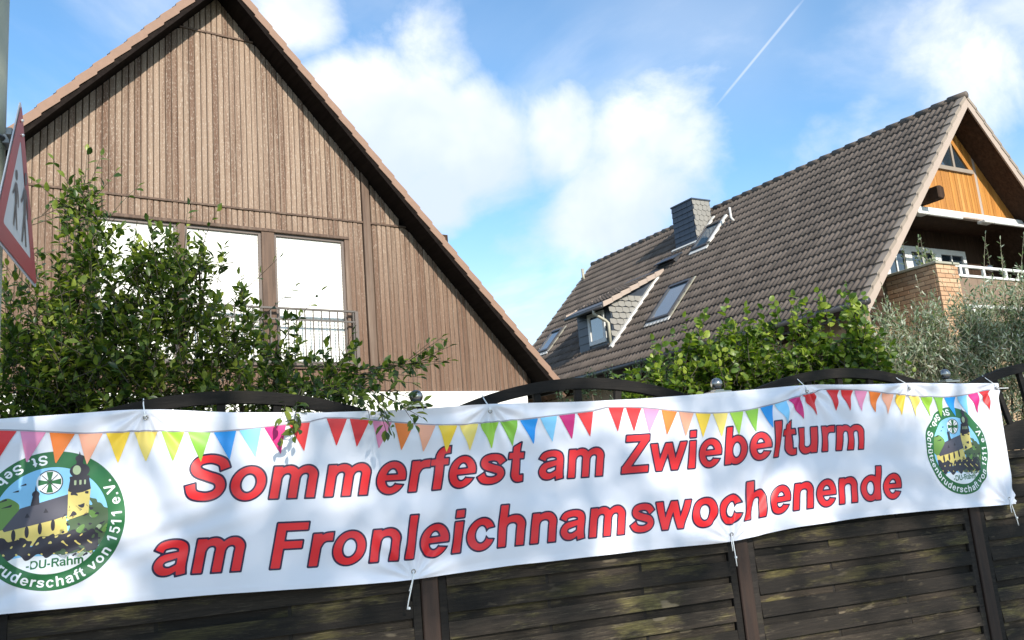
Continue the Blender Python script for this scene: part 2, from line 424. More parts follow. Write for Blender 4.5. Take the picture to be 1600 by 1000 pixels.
k = MB().box((-30, -5.35, -0.15), (40, -5.2, 0.012)).build('kerb', M['kerb'], None, bevel=0.01, loc=FENCE_O, rot=(0, 0, FA)); tag(k, kind='structure')

# ------------------------------------------------------------------ roof tile template
def tile_template(name, mat, w=0.30, L=0.385, rolls=2, amp=0.040, lift=0.034, seg=6):
    n = rolls * seg; vs = []
    for row in range(3):
        for i in range(n + 1):
            u = i / n; h = amp * (0.5 + 0.5 * math.cos(2 * math.pi * rolls * u)) ** 0.75
            if row == 0: vs.append((u * w, 0.0, h * 0.9))
            elif row == 1: vs.append((u * w, L, h + lift))
            else: vs.append((u * w, L + 0.002, h + lift - 0.028))
    fs = []
    for row in range(2):
        for i in range(n):
            a = row * (n + 1) + i; fs.append((a, a + 1, a + n + 2, a + n + 1))
    return vs, fs
def tile_field(parent, mat, origin, u, v, n, rows, cols, gauge, width, near_first, keep=None, nparts=300, name='roof_tile', seg=6, jitter=0.004):
    """the nearest nparts tiles are separate parts, the others one mesh marked as stuff"""
    vs, fs = tile_template('t', mat, width, gauge + 0.045, seg=seg)
    me = bpy.data.meshes.new(name); me.from_pydata(vs, [], fs); me.materials.append(mat)
    me.polygons.foreach_set('use_smooth', [True] * len(fs)); me.update()
    origin, u, v, n = (Vector(q) for q in (origin, u, v, n))
    spots = []
    for r in range(rows):
        for c in range(cols):
            if keep and not keep(r, c): continue
            p = origin + u * (c * width) + v * (r * gauge + random.uniform(-jitter, jitter)) + n * random.uniform(0, jitter)
            spots.append((near_first(r, c), p))
    spots.sort(key=lambda q: q[0])
    rest = MB()
    for i, (_, p) in enumerate(spots):
        tw = random.uniform(-0.012, 0.012)
        uu = (u + v * tw).normalized(); vv = (v - u * tw).normalized()
        m = Matrix((( uu.x, vv.x, n.x, p.x), (uu.y, vv.y, n.y, p.y), (uu.z, vv.z, n.z, p.z), (0, 0, 0, 1)))
        if i < nparts:
            o = link(name, me, parent); o.matrix_local = m
        else:
            rest.add([m @ Vector(q) for q in vs], fs)
    if rest.v:
        o = rest.build(name + '_field', mat, parent, smooth=True); o['kind'] = 'stuff'

# ------------------------------------------------------------------ brown gabled house (left)
LA = rad(35.36)
H1 = tag(empty('gabled_house', (-4.351, 13.0, 0.0), LA), 'house with weathered brown board gable, dark eaves and white window blinds', 'house')
S0, TAN1, TOPZ, OV = -0.045, 1.10, 10.11, 0.41       # ridge position, pitch, tile-top height, verge overhang
HALF, DEPTH = 5.75, 10.0
def rake(x, top): return top - TAN1 * abs(x - S0)
CLAD0, BAND1, BAND2, INNER = 3.295, 6.243, 9.19, 9.84
# plaster ground floor and the core behind the cladding
MB().prism_y([(S0 - HALF + .15, 0), (S0 + HALF - .15, 0), (S0 + HALF - .15, 3.29), (S0 - HALF + .15, 3.29)], 0.02, DEPTH - .4).build('plaster_wall', M['plaster'], H1)
core = MB()
core.prism_y([(S0 - HALF, CLAD0 + .01), (S0 + HALF, CLAD0 + .01), (S0 + HALF, rake(S0 + HALF, INNER)), (S0, INNER), (S0 - HALF, rake(S0 - HALF, INNER))], 0.17, DEPTH - .3)
core.build('gable_core', M['brown_wood'], H1)
# windows: three tall openings with white blinds
WIN = [(-1.84, -0.70), (-0.59, 0.60), (0.81, 2.03)]; WZ0, WZ1 = 3.72, 5.90
def in_window(x0, x1):
    for a, b in ((-1.92, 2.10),):
        if x1 > a and x0 < b: return True
    return False
bw = 0.0900; nb = int(HALF / bw)
for i in range(-nb, nb):
    x0 = S0 + i * bw; x1 = x0 + bw
    if x0 < 2.53 and x1 > 2.385: continue           # the wide vertical trim sits here
    def board(z0, za, zb, tilt):
        g = 0.0045; d = 0.026 + random.choice((0.0, 0.0, 0.004, 0.007, -0.004)); y1 = 0.09
        if min(za, zb) <= z0 + 0.02: return
        e = 0.007
        # rounded-edge profile: a shallow chamfer on each long edge catches the light
        prof = [(x0 + g, y1), (x0 + g, 0.09 - d * 0.55), (x0 + g + e, 0.09 - d - tilt), (x1 - g - e, 0.09 - d + tilt), (x1 - g, 0.09 - d * 0.55), (x1 - g, y1)]
        def zt(x): return za + (zb - za) * (x - x0) / (x1 - x0)
        n = len(prof)
        vs = [(x, y, z0) for x, y in prof] + [(x, y, zt(x)) for x, y in prof]
        fs = [(j, j + 1, j + 1 + n, j + n) for j in range(n - 1)] + [tuple(range(n - 1, -1, -1)), tuple(range(n, 2 * n))]
        cx, cz = (x0 + x1) / 2, z0
        MB().add([(x - cx, y, z - cz) for x, y, z in vs], fs).build('cladding_board', M['board'], H1, loc=(cx, 0, cz))
    til = random.choice((0.002, 0.0035, 0.001, -0.001))
    ra, rb = rake(x0, INNER), rake(x1, INNER)
    if in_window(x0 + .01, x1 - .01):
        board(WZ1 + 0.035, BAND1 - 0.016, BAND1 - 0.016, til); board(CLAD0, WZ0 - 0.06, WZ0 - 0.06, til)
    else:
        board(CLAD0, min(BAND1 - 0.016, ra), min(BAND1 - 0.016, rb), til)
    if max(ra, rb) > BAND1: board(BAND1 + 0.016, min(BAND2 - 0.014, ra), min(BAND2 - 0.014, rb), til)
    if max(ra, rb) > BAND2: board(BAND2 + 0.014, ra, rb, til)
MB().box((S0 - HALF, 0.085, CLAD0), (S0 + HALF, 0.168, WZ0 - .06)).box((S0 - HALF, 0.0851, WZ0 - .06), (-1.935, 0.168, 6.2)).box((2.115, 0.0851, WZ0 - .06), (S0 + HALF - 1.6, 0.168, 6.2)).build('batten_backing', M['brown_wood'], H1)
MB().prism_y([(-3.3, 6.2), (3.2, 6.2), (S0, 9.84)], 0.0852, 0.168).prism_y([(-1.935, WZ1 + .03), (2.115, WZ1 + .03), (2.115, 6.2), (-1.935, 6.2)], 0.0853, 0.168).build('gable_backing', M['brown_wood'], H1)
hw1 = (INNER - BAND1) / TAN1; hw2 = (INNER - BAND2) / TAN1
for z, hw in ((BAND1, hw1), (BAND2, hw2)):
    MB().box((S0 - hw, 0.042, z - .017), (S0 + hw, 0.088, z + .017)).build('horizontal_batten', M['trim'], H1, bevel=0.004)
MB().prism_y([(2.392, CLAD0 - .01), (2.528, CLAD0 - .01), (2.528, rake(2.528, INNER)), (2.392, rake(2.392, INNER))], 0.030, 0.088).build('vertical_trim', M['trim'], H1, bevel=0.004)
MB().prism_y([(2.372, CLAD0), (2.390, CLAD0), (2.390, rake(2.39, INNER)), (2.372, rake(2.372, INNER))], 0.075, 0.088).build('shadow_gap', M['soffit'], H1)
MB().box((S0 - HALF, 0.035, CLAD0 - .045), (S0 + HALF, 0.09, CLAD0 - .002)).build('drip_board', M['trim'], H1, bevel=0.004)
# window frame pieces
def hframe(x0, x1, z0, z1, y0=0.05, y1=0.16, name='window_frame', mat=None): return MB().box((x0, y0, z0), (x1, y1, z1)).build(name, mat or M['trim'], H1, bevel=0.004)
hframe(-1.93, 2.11, WZ1, WZ1 + .05, 0.03, 0.165); hframe(-1.93, 2.11, WZ0 - .055, WZ0, 0.02, 0.165, 'window_sill')
for xa, xb in ((-1.93, -1.84), (-0.70, -0.59), (0.60, 0.81), (2.03, 2.11)):
    hframe(xa, xb, WZ0, WZ1, 0.048, 0.163, 'window_post')
for xa, xb in WIN:
    w = empty('window', (xa, 0, WZ0), 0, H1)
    W, Hh = xb - xa, WZ1 - WZ0
    MB().box((0, .085, 0), (.045, .15, Hh)).box((W - .045, .085, 0), (W, .15, Hh)).box((.045, .085, Hh - .05), (W - .045, .15, Hh)).box((.045, .085, 0), (W - .045, .15, .06)).build('sash', M['metal_brown'], w, bevel=.003)
    ns = 40
    bl = MB()
    for q in range(ns):
        z = .055 + (Hh - .1) * q / ns; dz = (Hh - .1) / ns
        bl.add([(.04, .130, z), (W - .04, .130, z), (W - .04, .122, z + dz * .5), (.04, .122, z + dz * .5), (W - .04, .130, z + dz), (.04, .130, z + dz)], [(0, 1, 2, 3), (3, 2, 4, 5)])
    bl.build('roller_blind', M['blind'], w)
# railing in front of the windows
rl = empty('balcony_railing', (0, 0, 0), 0, H1)
MB().box((-1.90, -0.085, 4.60), (2.13, -0.045, 4.635)).build('handrail', M['rail'], rl, bevel=.004)
MB().box((-1.90, -0.078, 4.43), (2.10, -0.052, 4.455)).build('rail_bar', M['rail'], rl)
MB().box((-1.90, -0.078, 3.74), (2.10, -0.052, 3.77)).build('rail_bar', M['rail'], rl)
bal = MB().box((-.0085, -.0085, 0), (.0085, .0085, .83)).mesh('baluster', M['rail'])
for i in range(29): link('baluster', bal, rl, (-1.86 + i * 0.1405, -0.065, 3.771))
MB().box((2.09, -0.10, 3.66), (2.15, 0.05, 4.62)).build('rail_post', M['metal_brown'], rl, bevel=.004)
MB().box((-1.95, -0.10, 3.66), (-1.89, 0.05, 4.62)).build('rail_post', M['metal_brown'], rl, bevel=.004)
# roof: dark soffit, rafters' fascia, verge tiles, tile field
cosr = 1 / math.hypot(1, TAN1); sinr = TAN1 * cosr
for sd, nm in ((-1, 'soffit'), (1, 'soffit')):
    xe = S0 + sd * 6.03
    top, bot = TOPZ - 0.07, TOPZ - 0.27
    poly = [(S0, bot), (xe, bot - TAN1 * 6.03), (xe, top - TAN1 * 6.03), (S0, top)]
    if sd < 0: poly = poly[::-1]
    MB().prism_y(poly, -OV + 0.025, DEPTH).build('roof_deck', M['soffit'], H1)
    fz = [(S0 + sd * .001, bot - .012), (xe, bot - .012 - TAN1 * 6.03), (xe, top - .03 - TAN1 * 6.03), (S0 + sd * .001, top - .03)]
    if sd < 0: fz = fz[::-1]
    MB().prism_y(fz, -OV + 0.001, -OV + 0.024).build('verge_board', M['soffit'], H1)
    # L-shaped verge tiles stepping down the rake
    g = 0.345; L = 6.05 / cosr; nt = int(L / g)
    d = Vector((sd * cosr, 0, -sinr)); nn = Vector((sd * sinr, 0, cosr))
    apex = Vector((S0, 0, TOPZ - 0.055))
    for i in range(nt):
        a = apex + d * (i * g + random.uniform(-.006, .006)); b = a + d * (g + 0.05)
        lo, hi = 0.016, 0.044
        dr = Vector((0, 0, -1)) * 0.165
        y0, y1, y2 = -OV - 0.018 - random.uniform(0, .004), -OV + 0.0, -OV + 0.17
        def P(p, off, y): q = p + nn * off; return (q.x, y, q.z)
        def Q(p, off, y): q = p + nn * off + dr; return (q.x, y, q.z)
        vs = [P(a, lo, y0), P(b, hi, y0), P(b, hi, y2), P(a, lo, y2), Q(a, lo, y0), Q(b, hi, y0), Q(b, hi, y1), Q(a, lo, y1), P(b, hi - .02, y2), P(a, lo - .02, y2), P(b, hi - .02, y1), P(a, lo - .02, y1)]
        fs = [(0, 1, 2, 3), (0, 4, 5, 1), (4, 7, 6, 5), (1, 5, 6, 10), (1, 10, 8, 2), (7, 11, 10, 6), (3, 2, 8, 9), (0, 3, 9, 11), (0, 11, 7, 4), (11, 9, 8, 10)]
        MB().add(vs, fs).build('verge_tile', M['verge_clay'], H1)
        nl = MB().ball((0, 0, 0), 0.008, 6, 4)
    u = (0, 1, 0) if sd < 0 else (0, -1, 0)
    y_or = -OV + 0.15 if sd < 0 else DEPTH
    tile_field(H1, M['roof_clay'], (S0, y_or, TOPZ - 0.06), u, d, nn, nt + 1, int((DEPTH + OV - .15) / .30), g, 0.30, lambda r, c: 0, nparts=0, seg=4)
rt = MB()
for i in range(26):
    y = -OV - .02 + i * 0.4
    rt.tube([(S0, y, TOPZ - .06), (S0, y + .41, TOPZ - .04)], [.10, .115], 10)
rt.build('ridge_cap', M['verge_clay'], H1, smooth=True)
MB().tube([(S0 + 6.1, -OV, TOPZ - TAN1 * 6.1 - .12), (S0 + 6.1, DEPTH, TOPZ - TAN1 * 6.1 - .12)], .07, 10).build('gutter', M['dark_metal'], H1, smooth=True)
MB().tube([(S0 - 6.1, -OV, TOPZ - TAN1 * 6.1 - .12), (S0 - 6.1, DEPTH, TOPZ - TAN1 * 6.1 - .12)], .07, 10).build('gutter', M['dark_metal'], H1, smooth=True)

# ------------------------------------------------------------------ tiled house (right)
RA = rad(30.47)
H2 = tag(empty('tiled_house', (10.345, 18.0, 0.0), RA), 'house with long brown tiled roof, slate chimney, dormer and orange wooden gable', 'house')
AZ, TAN2, LEN = 9.19, 1.076, 14.4
c2 = 1 / math.hypot(1, TAN2); s2 = TAN2 * c2
dn2 = Vector((-c2, 0, -s2)); n2 = Vector((-s2, 0, c2))
def rp(along, down, off=0.0):                        # point on the visible roof slope
    p = Vector((0, along, AZ - 0.03)) + dn2 * down + n2 * off
    return p
GA = 0.34; ROWS = 19; EAVE = ROWS * GA
wx, ez = 3.85, AZ - TAN2 * 3.85 - .25
# masonry body and loggia
M['wall_ochre'] = simple('ochre_render', (0.36, 0.25, 0.16), 0.9, 0.12, 3, bump=0.25)
MB().box((-wx, 0.66, 0), (wx, LEN - .3, 4.048)).build('ground_floor_wall', M['wall_ochre'], H2)
body = MB().box((-wx, 1.62, 4.05), (wx, LEN - .3, 4.95)).prism_y([(-wx, 4.95), (wx, 4.95), (wx, ez), (0, AZ - .3), (-wx, ez)], 1.62, LEN - .3)
body.build('house_wall', M['brown_wood'], H2)
# side wall skin of bricks seen below the eave
MB().box((-wx - .02, 0.64, 0), (-wx + .3, 1.7, 4.9)).build('corner_wall', M['mortar'], H2)
# roof decks, soffit
for sd in (-1, 1):
    xe = sd * (EAVE * c2 + .02)
    top, bot = AZ - 0.05, AZ - 0.24
    poly = [(0, bot), (xe, bot - TAN2 * abs(xe)), (xe, top - TAN2 * abs(xe)), (0, top)]
    if sd < 0: poly = poly[::-1]
    MB().prism_y(poly, 0.03, LEN - .03).build('roof_deck', M['brown_wood'], H2)
    # pale bargeboard on both gable ends
    bb = [(sd * .001, AZ - .30), (xe, AZ - .30 - TAN2 * abs(xe)), (xe, AZ - .055 - TAN2 * abs(xe)), (sd * .001, AZ - .055)]
    if sd < 0: bb = bb[::-1]
    MB().prism_y(bb, -0.005, 0.028).build('bargeboard', M['barge'], H2)
    MB().prism_y(bb, LEN - 0.028, LEN + .005).build('bargeboard', M['barge'], H2)
    # verge tiles
    d = Vector((sd * c2, 0, -s2)); nn = Vector((sd * s2, 0, c2)); apex = Vector((0, 0, AZ - .045))
    for yy, s_in in ((-0.02, 1), (LEN + .02, -1)):
        for i in range(ROWS):
            a = apex + d * (i * GA + random.uniform(-.005, .005)); b = a + d * (GA + .05)
            lo, hi = 0.035, 0.07
            y0, y2 = yy, yy + s_in * 0.20
            P = lambda p, off, y, dz=0.0: ((p + nn * off).x, y, (p + nn * off).z + dz)
            vs = [P(a, lo, y0), P(b, hi, y0), P(b, hi, y2), P(a, lo, y2), P(a, lo, y0, -.10), P(b, hi, y0, -.10), P(b, hi - .07, y2), P(a, lo - .07, y2)]
            fs = [(0, 1, 2, 3), (0, 4, 5, 1), (1, 5, 6, 2), (4, 7, 6, 5), (0, 3, 7, 4), (3, 2, 6, 7)]
            MB().add(vs, fs).build('verge_tile', M['verge_grey'], H2)
# visible slope: individual tiles; far slope joined
def keep2(r, c):
    a, dd = 0.15 + c * .30, r * GA
    return not (8.75 < a < 10.3 and 2.9 < dd < 5.0)
tile_field(H2, M['tile'], (0, 0.14, AZ - 0.035), (0, 1, 0), dn2, n2, ROWS, 47, GA, 0.30, lambda r, c: c * .3 + abs(r - 8) * .05, keep2, 300)
tile_field(H2, M['tile'], (0, LEN - .14, AZ - 0.035), (0, -1, 0), (c2, 0, -s2), (s2, 0, c2), ROWS, 47, GA, 0.30, lambda r, c: 0, None, 0, seg=3)
for i in range(36):
    y = -0.03 + i * 0.4
    MB().tube([(0, y, AZ - .015), (0, y + .42, AZ + .005)], [.078, .092], 10).build('ridge_tile', M['tile'], H2, smooth=True)
MB().tube([tuple(rp(-.03, EAVE + .05, -.03)), tuple(rp(LEN + .02, EAVE + .05, -.03))], .07, 10).build('gutter', M['dark_metal'], H2, smooth=True)
e0 = rp(0, EAVE - .02, -.05)
MB().box((e0.x - .02, 0.03, e0.z - .26), (e0.x + .02, LEN - .03, e0.z - .005)).build('eave_fascia', M['dark_metal'], H2)
# chimney
ch = empty('chimney', tuple(rp(8.25, 1.05)), 0, H2)
CW, CD, CB, CT = 0.45, 0.34, -0.75, 0.92
MB().box((-CD, -CW, CB), (CD, CW, CT)).build('stack', M['slate_dark'], ch)
MB().box((-CD - .03, -CW - .03, CT), (CD + .03, CW + .03, CT + .05)).build('cap', M['slate_dark'], ch, bevel=.008)
nrow = 9
for r in range(nrow):
    z0 = CB + .25 + r * (CT - CB - .25) / nrow; z1 = z0 + (CT - CB - .25) / nrow + .03
    for q in range(4):                               # large slates on the face over the slope
        a = -CW + q * (2 * CW / 4); b = a + 2 * CW / 4 - .006; o = .012 + random.uniform(0, .005)
        MB().add([(-CD - .004, a, z1), (-CD - .004, b, z1), (-CD - o - .012, b, z0), (-CD - o - .012, a, z0), (-CD - .001, a, z0), (-CD - .001, b, z0)], [(0, 3, 2, 1), (3, 4, 5, 2)]).build('slate', M['slate_dark'], ch)
    for q in range(4):                               # small pale slates on the gable side
        a = -CD + q * (2 * CD / 4) + (.04 if r % 2 else -.02); b = a + 2 * CD / 4 - .008; o = .012 + random.uniform(0, .006)
        a = max(a, -CD); b = min(b, CD)
        if b - a < .03: continue
        m = (a + b) / 2
        MB().add([(a, -CW - .004, z1), (b, -CW - .004, z1), (b, -CW - o, z0 + .05), (m, -CW - o - .008, z0), (a, -CW - o, z0 + .03), (a, -CW - .001, z0 + .03), (m, -CW - .001, z0), (b, -CW - .001, z0 + .05)], [(0, 4, 3, 2, 1), (4, 5, 6, 3), (3, 6, 7, 2)]).build('slate', M['slate_pale'], ch)
def slope_strip(name, a0, d0, a1, d1, w, h, mat, parent):
    p, q = rp(a0, d0), rp(a1, d1); t = (q - p).normalized(); sidev = n2.cross(t).normalized() * w / 2
    MB().prism([p - sidev + n2 * .01, p + sidev + n2 * .01, q + sidev + n2 * .01, q - sidev + n2 * .01], n2 * h).build(name, mat, parent)
slope_strip('flashing', 7.66, .55, 7.66, 1.75, .10, .07, M['lead'], H2)
slope_strip('flashing', 7.66, 1.62, 8.80, 1.62, .08, .07, M['lead'], H2)
# roof windows: frame, glass, apron
def roof_window(a0, a1, d0, d1, open_=0.0):
    w = empty('roof_window', (0, 0, 0), 0, H2)
    def bar(a, b, c, d, h, mat, nm):
        MB().prism([rp(a, c, .045), rp(b, c, .045), rp(b, d, .045), rp(a, d, .045)], n2 * h).build(nm, mat, w)
    t = .055
    bar(a0, a0 + t, d0, d1, .075, M['dark_metal'], 'frame'); bar(a1 - t, a1, d0, d1, .075, M['dark_metal'], 'frame')
    bar(a0 + t, a1 - t, d0, d0 + t * 1.6, .085, M['dark_metal'], 'frame'); bar(a0 + t, a1 - t, d1 - t * 1.3, d1, .075, M['dark_metal'], 'frame')
    bar(a0 + t, a1 - t, d0 + t * 1.6, d1 - t * 1.3, .045, M['glass_sky'], 'pane')
    bar(a0 - .06, a1 + .06, d1, d1 + .14, .02, M['lead'], 'apron'); bar(a0 - .07, a0, d0 - .1, d1, .02, M['zinc'], 'flashing'); bar(a1, a1 + .05, d0 - .1, d1, .02, M['zinc'], 'flashing')
M['glass_sky'] = glass_mat('reflecting_roof_glass', (0.05, 0.09, 0.13), 0.02, 3.0)
roof_window(6.60, 7.48, 3.62, 5.02); roof_window(12.78, 13.42, 3.72, 4.72); roof_window(6.98, 7.60, 1.05, 2.10)
slope_strip('flashing', 6.94, .85, 6.94, 2.0, .08, .10, M['lead'], H2)
# raised vent slab below the chimney, small vent pipes and aerial
MB().prism([rp(8.15, 1.9, .04), rp(9.0, 1.9, .04), rp(9.0, 2.35, .2), rp(8.15, 2.35, .2)], n2 * .03).build('roof_vent', M['slate_dark'], H2)
MB().prism([rp(8.18, 2.0, .03), rp(8.97, 2.0, .03), rp(8.97, 2.3, .03), rp(8.18, 2.3, .03)], n2 * .1).build('vent_throat', M['dark_metal'], H2)
b = rp(6.4, 1.31); MB().tube([b, b + Vector((-.02, .10, .15)), b + Vector((-.02, .11, .45))], .032, 8).build('vent_pipe', M['lead'], H2, smooth=True)
b = rp(14.1, .9); MB().tube([b, b + Vector((-.05, 0, .12)), b + Vector((-.05, 0, .42))], .05, 8).build('vent_pipe', M['zinc'], H2, smooth=True)
# dormer
DA0, DA1 = 8.70, 10.38                               # along the ridge
DX = -3.70; DZ0 = AZ - TAN2 * 3.70 - .05; DZ1 = DZ0 + 1.20  # front face
ux = -2.62 * c2; uz = AZ - 2.62 * s2
dm = empty('dormer', (0, 0, 0), 0, H2)
def dpoly(y0, y1, poly, nm, mat): MB().prism([(x, y0, z) for x, z in poly], (0, y1 - y0, 0)).build(nm, mat, dm)
dpoly(DA0 + .02, DA1 - .02, [(DX, DZ0 - .2), (DX, DZ1), (ux, uz + .05), (ux, uz - .8)], 'dormer_wall', M['slate_dark'])
sl = (uz - DZ1) / (ux - DX)
fx = DX - .34
dpoly(DA0 - .10, DA1 + .03, [(fx, DZ1 + sl * (fx - DX) + .02), (fx, DZ1 + sl * (fx - DX) + .10), (ux + .25, uz + .14 + sl * .25), (ux + .05, uz + .05)], 'dormer_roof', M['dark_metal'])
for yy in (DA0 - .125, DA1 + .055):
    nst = 7
    for q in range(nst):
        xa = fx + (ux - fx) * q / nst; xb = fx + (ux - fx) * (q + 1) / nst + .03
        za, zb = DZ1 + sl * (xa - DX), DZ1 + sl * (xb - DX)
        MB().prism([(xa, yy - .02, za + .0), (xb, yy - .02, zb - .02), (xb, yy - .02, zb + .115), (xa, yy - .02, za + .15)], (0, .05, 0)).build('dormer_verge_tile', M['barge'], dm)
vsd = tile_template('d', None, .3, .38)
nd = Vector((-sl, 0, 1)).normalized(); dd_ = Vector((-1, 0, -sl)).normalized()
fld = MB()
for r in range(6):
    for c in range(6):
        p = Vector((ux + .05, DA0 - .09 + c * .3, uz + .11)) + dd_ * (r * .34)
        m = Matrix(((0, dd_.x, nd.x, p.x), (1, dd_.y, nd.y, p.y), (0, dd_.z, nd.z, p.z), (0, 0, 0, 1)))
        fld.add([m @ Vector(q) for q in vsd[0]], vsd[1])
fld.build('dormer_tiles', M['tile'], dm, smooth=True)
# cheek slates on the gable side
for r in range(9):
    for q in range(9):
        cx = DX + .06 + q * .235 + (.1 if r % 2 else 0); cz = DZ0 - .1 + r * .17
        lim = DZ1 + sl * (cx - DX) - .02; low = AZ + TAN2 * (cx - .06)
        if cz + .06 > lim or cz < low - .12 or cx > ux: continue
        MB().add([(cx - .11, DA0 + .016, cz + .17), (cx + .11, DA0 + .016, cz + .17), (cx + .12, DA0 - .008, cz + .03), (cx, DA0 - .013, cz), (cx - .11, DA0 - .008, cz + .04), (cx - .11, DA0 + .018, cz + .04), (cx, DA0 + .018, cz), (cx + .12, DA0 + .018, cz + .03)], [(0, 4, 3, 2, 1), (4, 5, 6, 3), (3, 6, 7, 2)]).build('cheek_slate', M['slate_pale'], dm)
slope_strip('flashing', DA0 - .05, 2.55, DA0 - .05, 5.62, .11, .09, M['lead'], H2)
# dormer front: slates, window, gutter and crooked downpipe
wa, wb, wz0, wz1 = DA0 + .30, DA0 + 1.10, DZ0 + .16, DZ0 + 1.06
dw = empty('dormer_window', (0, 0, 0), 0, H2)
def dfront(y0, y1, z0, z1, x0, x1, nm, mat): MB().box((DX - x1, y0, z0), (DX - x0, y1, z1)).build(nm, mat, dw, bevel=.004)
dfront(wa, wa + .1, wz0, wz1, .002, .05, 'frame', M['white_paint']); dfront(wb - .1, wb, wz0, wz1, .002, .05, 'frame', M['white_paint'])
dfront(wa + .1, wb - .1, wz1 - .1, wz1, .002, .05, 'frame', M['white_paint']); dfront(wa + .1, wb - .1, wz0, wz0 + .12, .002, .05, 'frame', M['white_paint'])
dfront(wa + .1, wb - .1, wz0 + .12, wz1 - .1, .002, .02, 'pane', M['glass_sky'])
for r in range(5):
    for (ya, yb) in ((wb + .02, DA1 - .03),):
        z = DZ0 + .05 + r * .23
        MB().add([(DX - .004, ya, z + .25), (DX - .004, yb, z + .25), (DX - .024, yb, z), (DX - .024, ya, z), (DX, ya, z), (DX, yb, z)], [(0, 3, 2, 1), (3, 4, 5, 2)]).build('front_slate', M['slate_dark'], dm)
gz = DZ1 + sl * (fx - DX) + .01
MB().tube([(fx - .03, DA0 - .12, gz), (fx - .03, DA1 + .06, gz)], .045, 8).build('dormer_gutter', M['dark_metal'], dm, smooth=True)
MB().tube([(fx - .03, DA0 + .30, gz), (fx - .03, DA0 + .30, gz - .12), (DX - .12, DA0 + .12, gz - .34), (DX - .08, DA0 + .06, gz - .42), (DX - .08, DA0 + .06, DZ0 + .02)], .045, 8).build('downpipe', M['zinc'], dm, smooth=True)
# gable: orange boards, triangular window, purlin end, awning
GY = 0.62; GZ = 6.62
hwg = (AZ - .24 - GZ) / TAN2
n = int(2 * hwg / .095)
for i in range(n):
    x0 = -hwg + i * (2 * hwg / n); x1 = x0 + 2 * hwg / n - .005
    z0, z1 = AZ - .24 - TAN2 * abs(x0), AZ - .24 - TAN2 * abs(x1)
    if min(z0, z1) < GZ + .03: z0 = max(z0, GZ + .03); z1 = max(z1, GZ + .03)
    yo = random.uniform(0, .005)
    MB().prism_y([(x0 - x0, 0), (x1 - x0, 0), (x1 - x0, z1 - GZ), (0, z0 - GZ)], GY - yo, GY + .03).build('gable_board', M['orange_wood'] if i != int(n * .70) else M['barge'], H2, loc=(x0, 0, GZ))
MB().prism_y([(-hwg, GZ), (hwg, GZ), (0, AZ - .24)], GY + .031, GY + .3).build('gable_wall', M['brown_wood'], H2)
MB().box((-hwg + .04, GY + .02, GZ - .06), (hwg - .04, 1.64, GZ - .004)).build('loggia_ceiling', M['brown_wood'], H2)
tw = empty('triangular_window', (0.05, GY, 7.70), 0, H2)
MB().prism_y([(-.52, 0), (.52, 0), (0, .62)], -.02, .02).build('pane', M['glass'], tw)
MB().box((-.66, -.06, -.08), (.66, .0, .01)).build('frame', M['verge_grey'], tw)
for sd in (-1, 1):
    p = [(sd * .66, 0.0), (sd * .52, 0.0), (0, .62), (0, .78)]
    MB().prism_y(p if sd < 0 else p[::-1], -.055, .0).build('frame', M['orange_wood'], tw)
MB().box((-.035, -.05, .01), (.035, 0, .66)).build('mullion', M['verge_grey'], tw)
pz = AZ - TAN2 * 1.95 - .45
MB().prism_y([(-.11, -.12), (.05, -.15), (.11, -.06), (.11, .12), (.02, .16), (-.11, .14)], 0.06, GY + .1).build('purlin_end', M['brown_wood'], H2, loc=(-1.42, 0, pz + .16), bevel=.02)
aw = empty('awning', (0, 0, 0), 0, H2)
MB().box((-1.98, GY - .12, GZ - .10), (3.2, GY - .01, GZ + .02)).build('cassette', M['white_paint'], aw, bevel=.015)
MB().box((-1.98, GY - .17, GZ - .15), (3.2, GY - .05, GZ - .105)).build('front_bar', M['barge'], aw, bevel=.01)
for xa in (-1.55, .75):
    MB().box((xa, GY - .30, GZ - .23), (xa + 1.15, GY - .24, GZ - .17)).build('folded_arm', M['white_paint'], aw, bevel=.012)
    MB().box((xa - .35, GY - .29, GZ - .225), (xa - .002, GY - .1, GZ - .16)).build('arm_joint', M['lead'], aw, bevel=.012)
# loggia back wall windows
lw = empty('loggia_window', (0, 1.58, 0), 0, H2)
xs = [-1.55, -.72, .36, 1.42]; zt, zb = 6.12, 4.1
for i in range(len(xs) - 1):
    a, b_ = xs[i], xs[i + 1]
    for q0, q1 in ((a, a + .12), (b_ - .12, b_)): MB().box((q0 + .002, -.05, zb), (q1 - .002, .03, zt)).build('frame', M['white_paint'], lw)
    MB().box((a + .12, -.05, zt - .12), (b_ - .12, .03, zt)).build('frame', M['white_paint'], lw)
    MB().box((a + .12, -.01, zb), (b_ - .12, .02, zt - .12)).build('pane', M['glass'], lw)
    MB().box(((a + b_) / 2 - .02, -.03, zb), ((a + b_) / 2 + .02, -.012, zt - .12)).build('glazing_bar', M['white_paint'], lw)
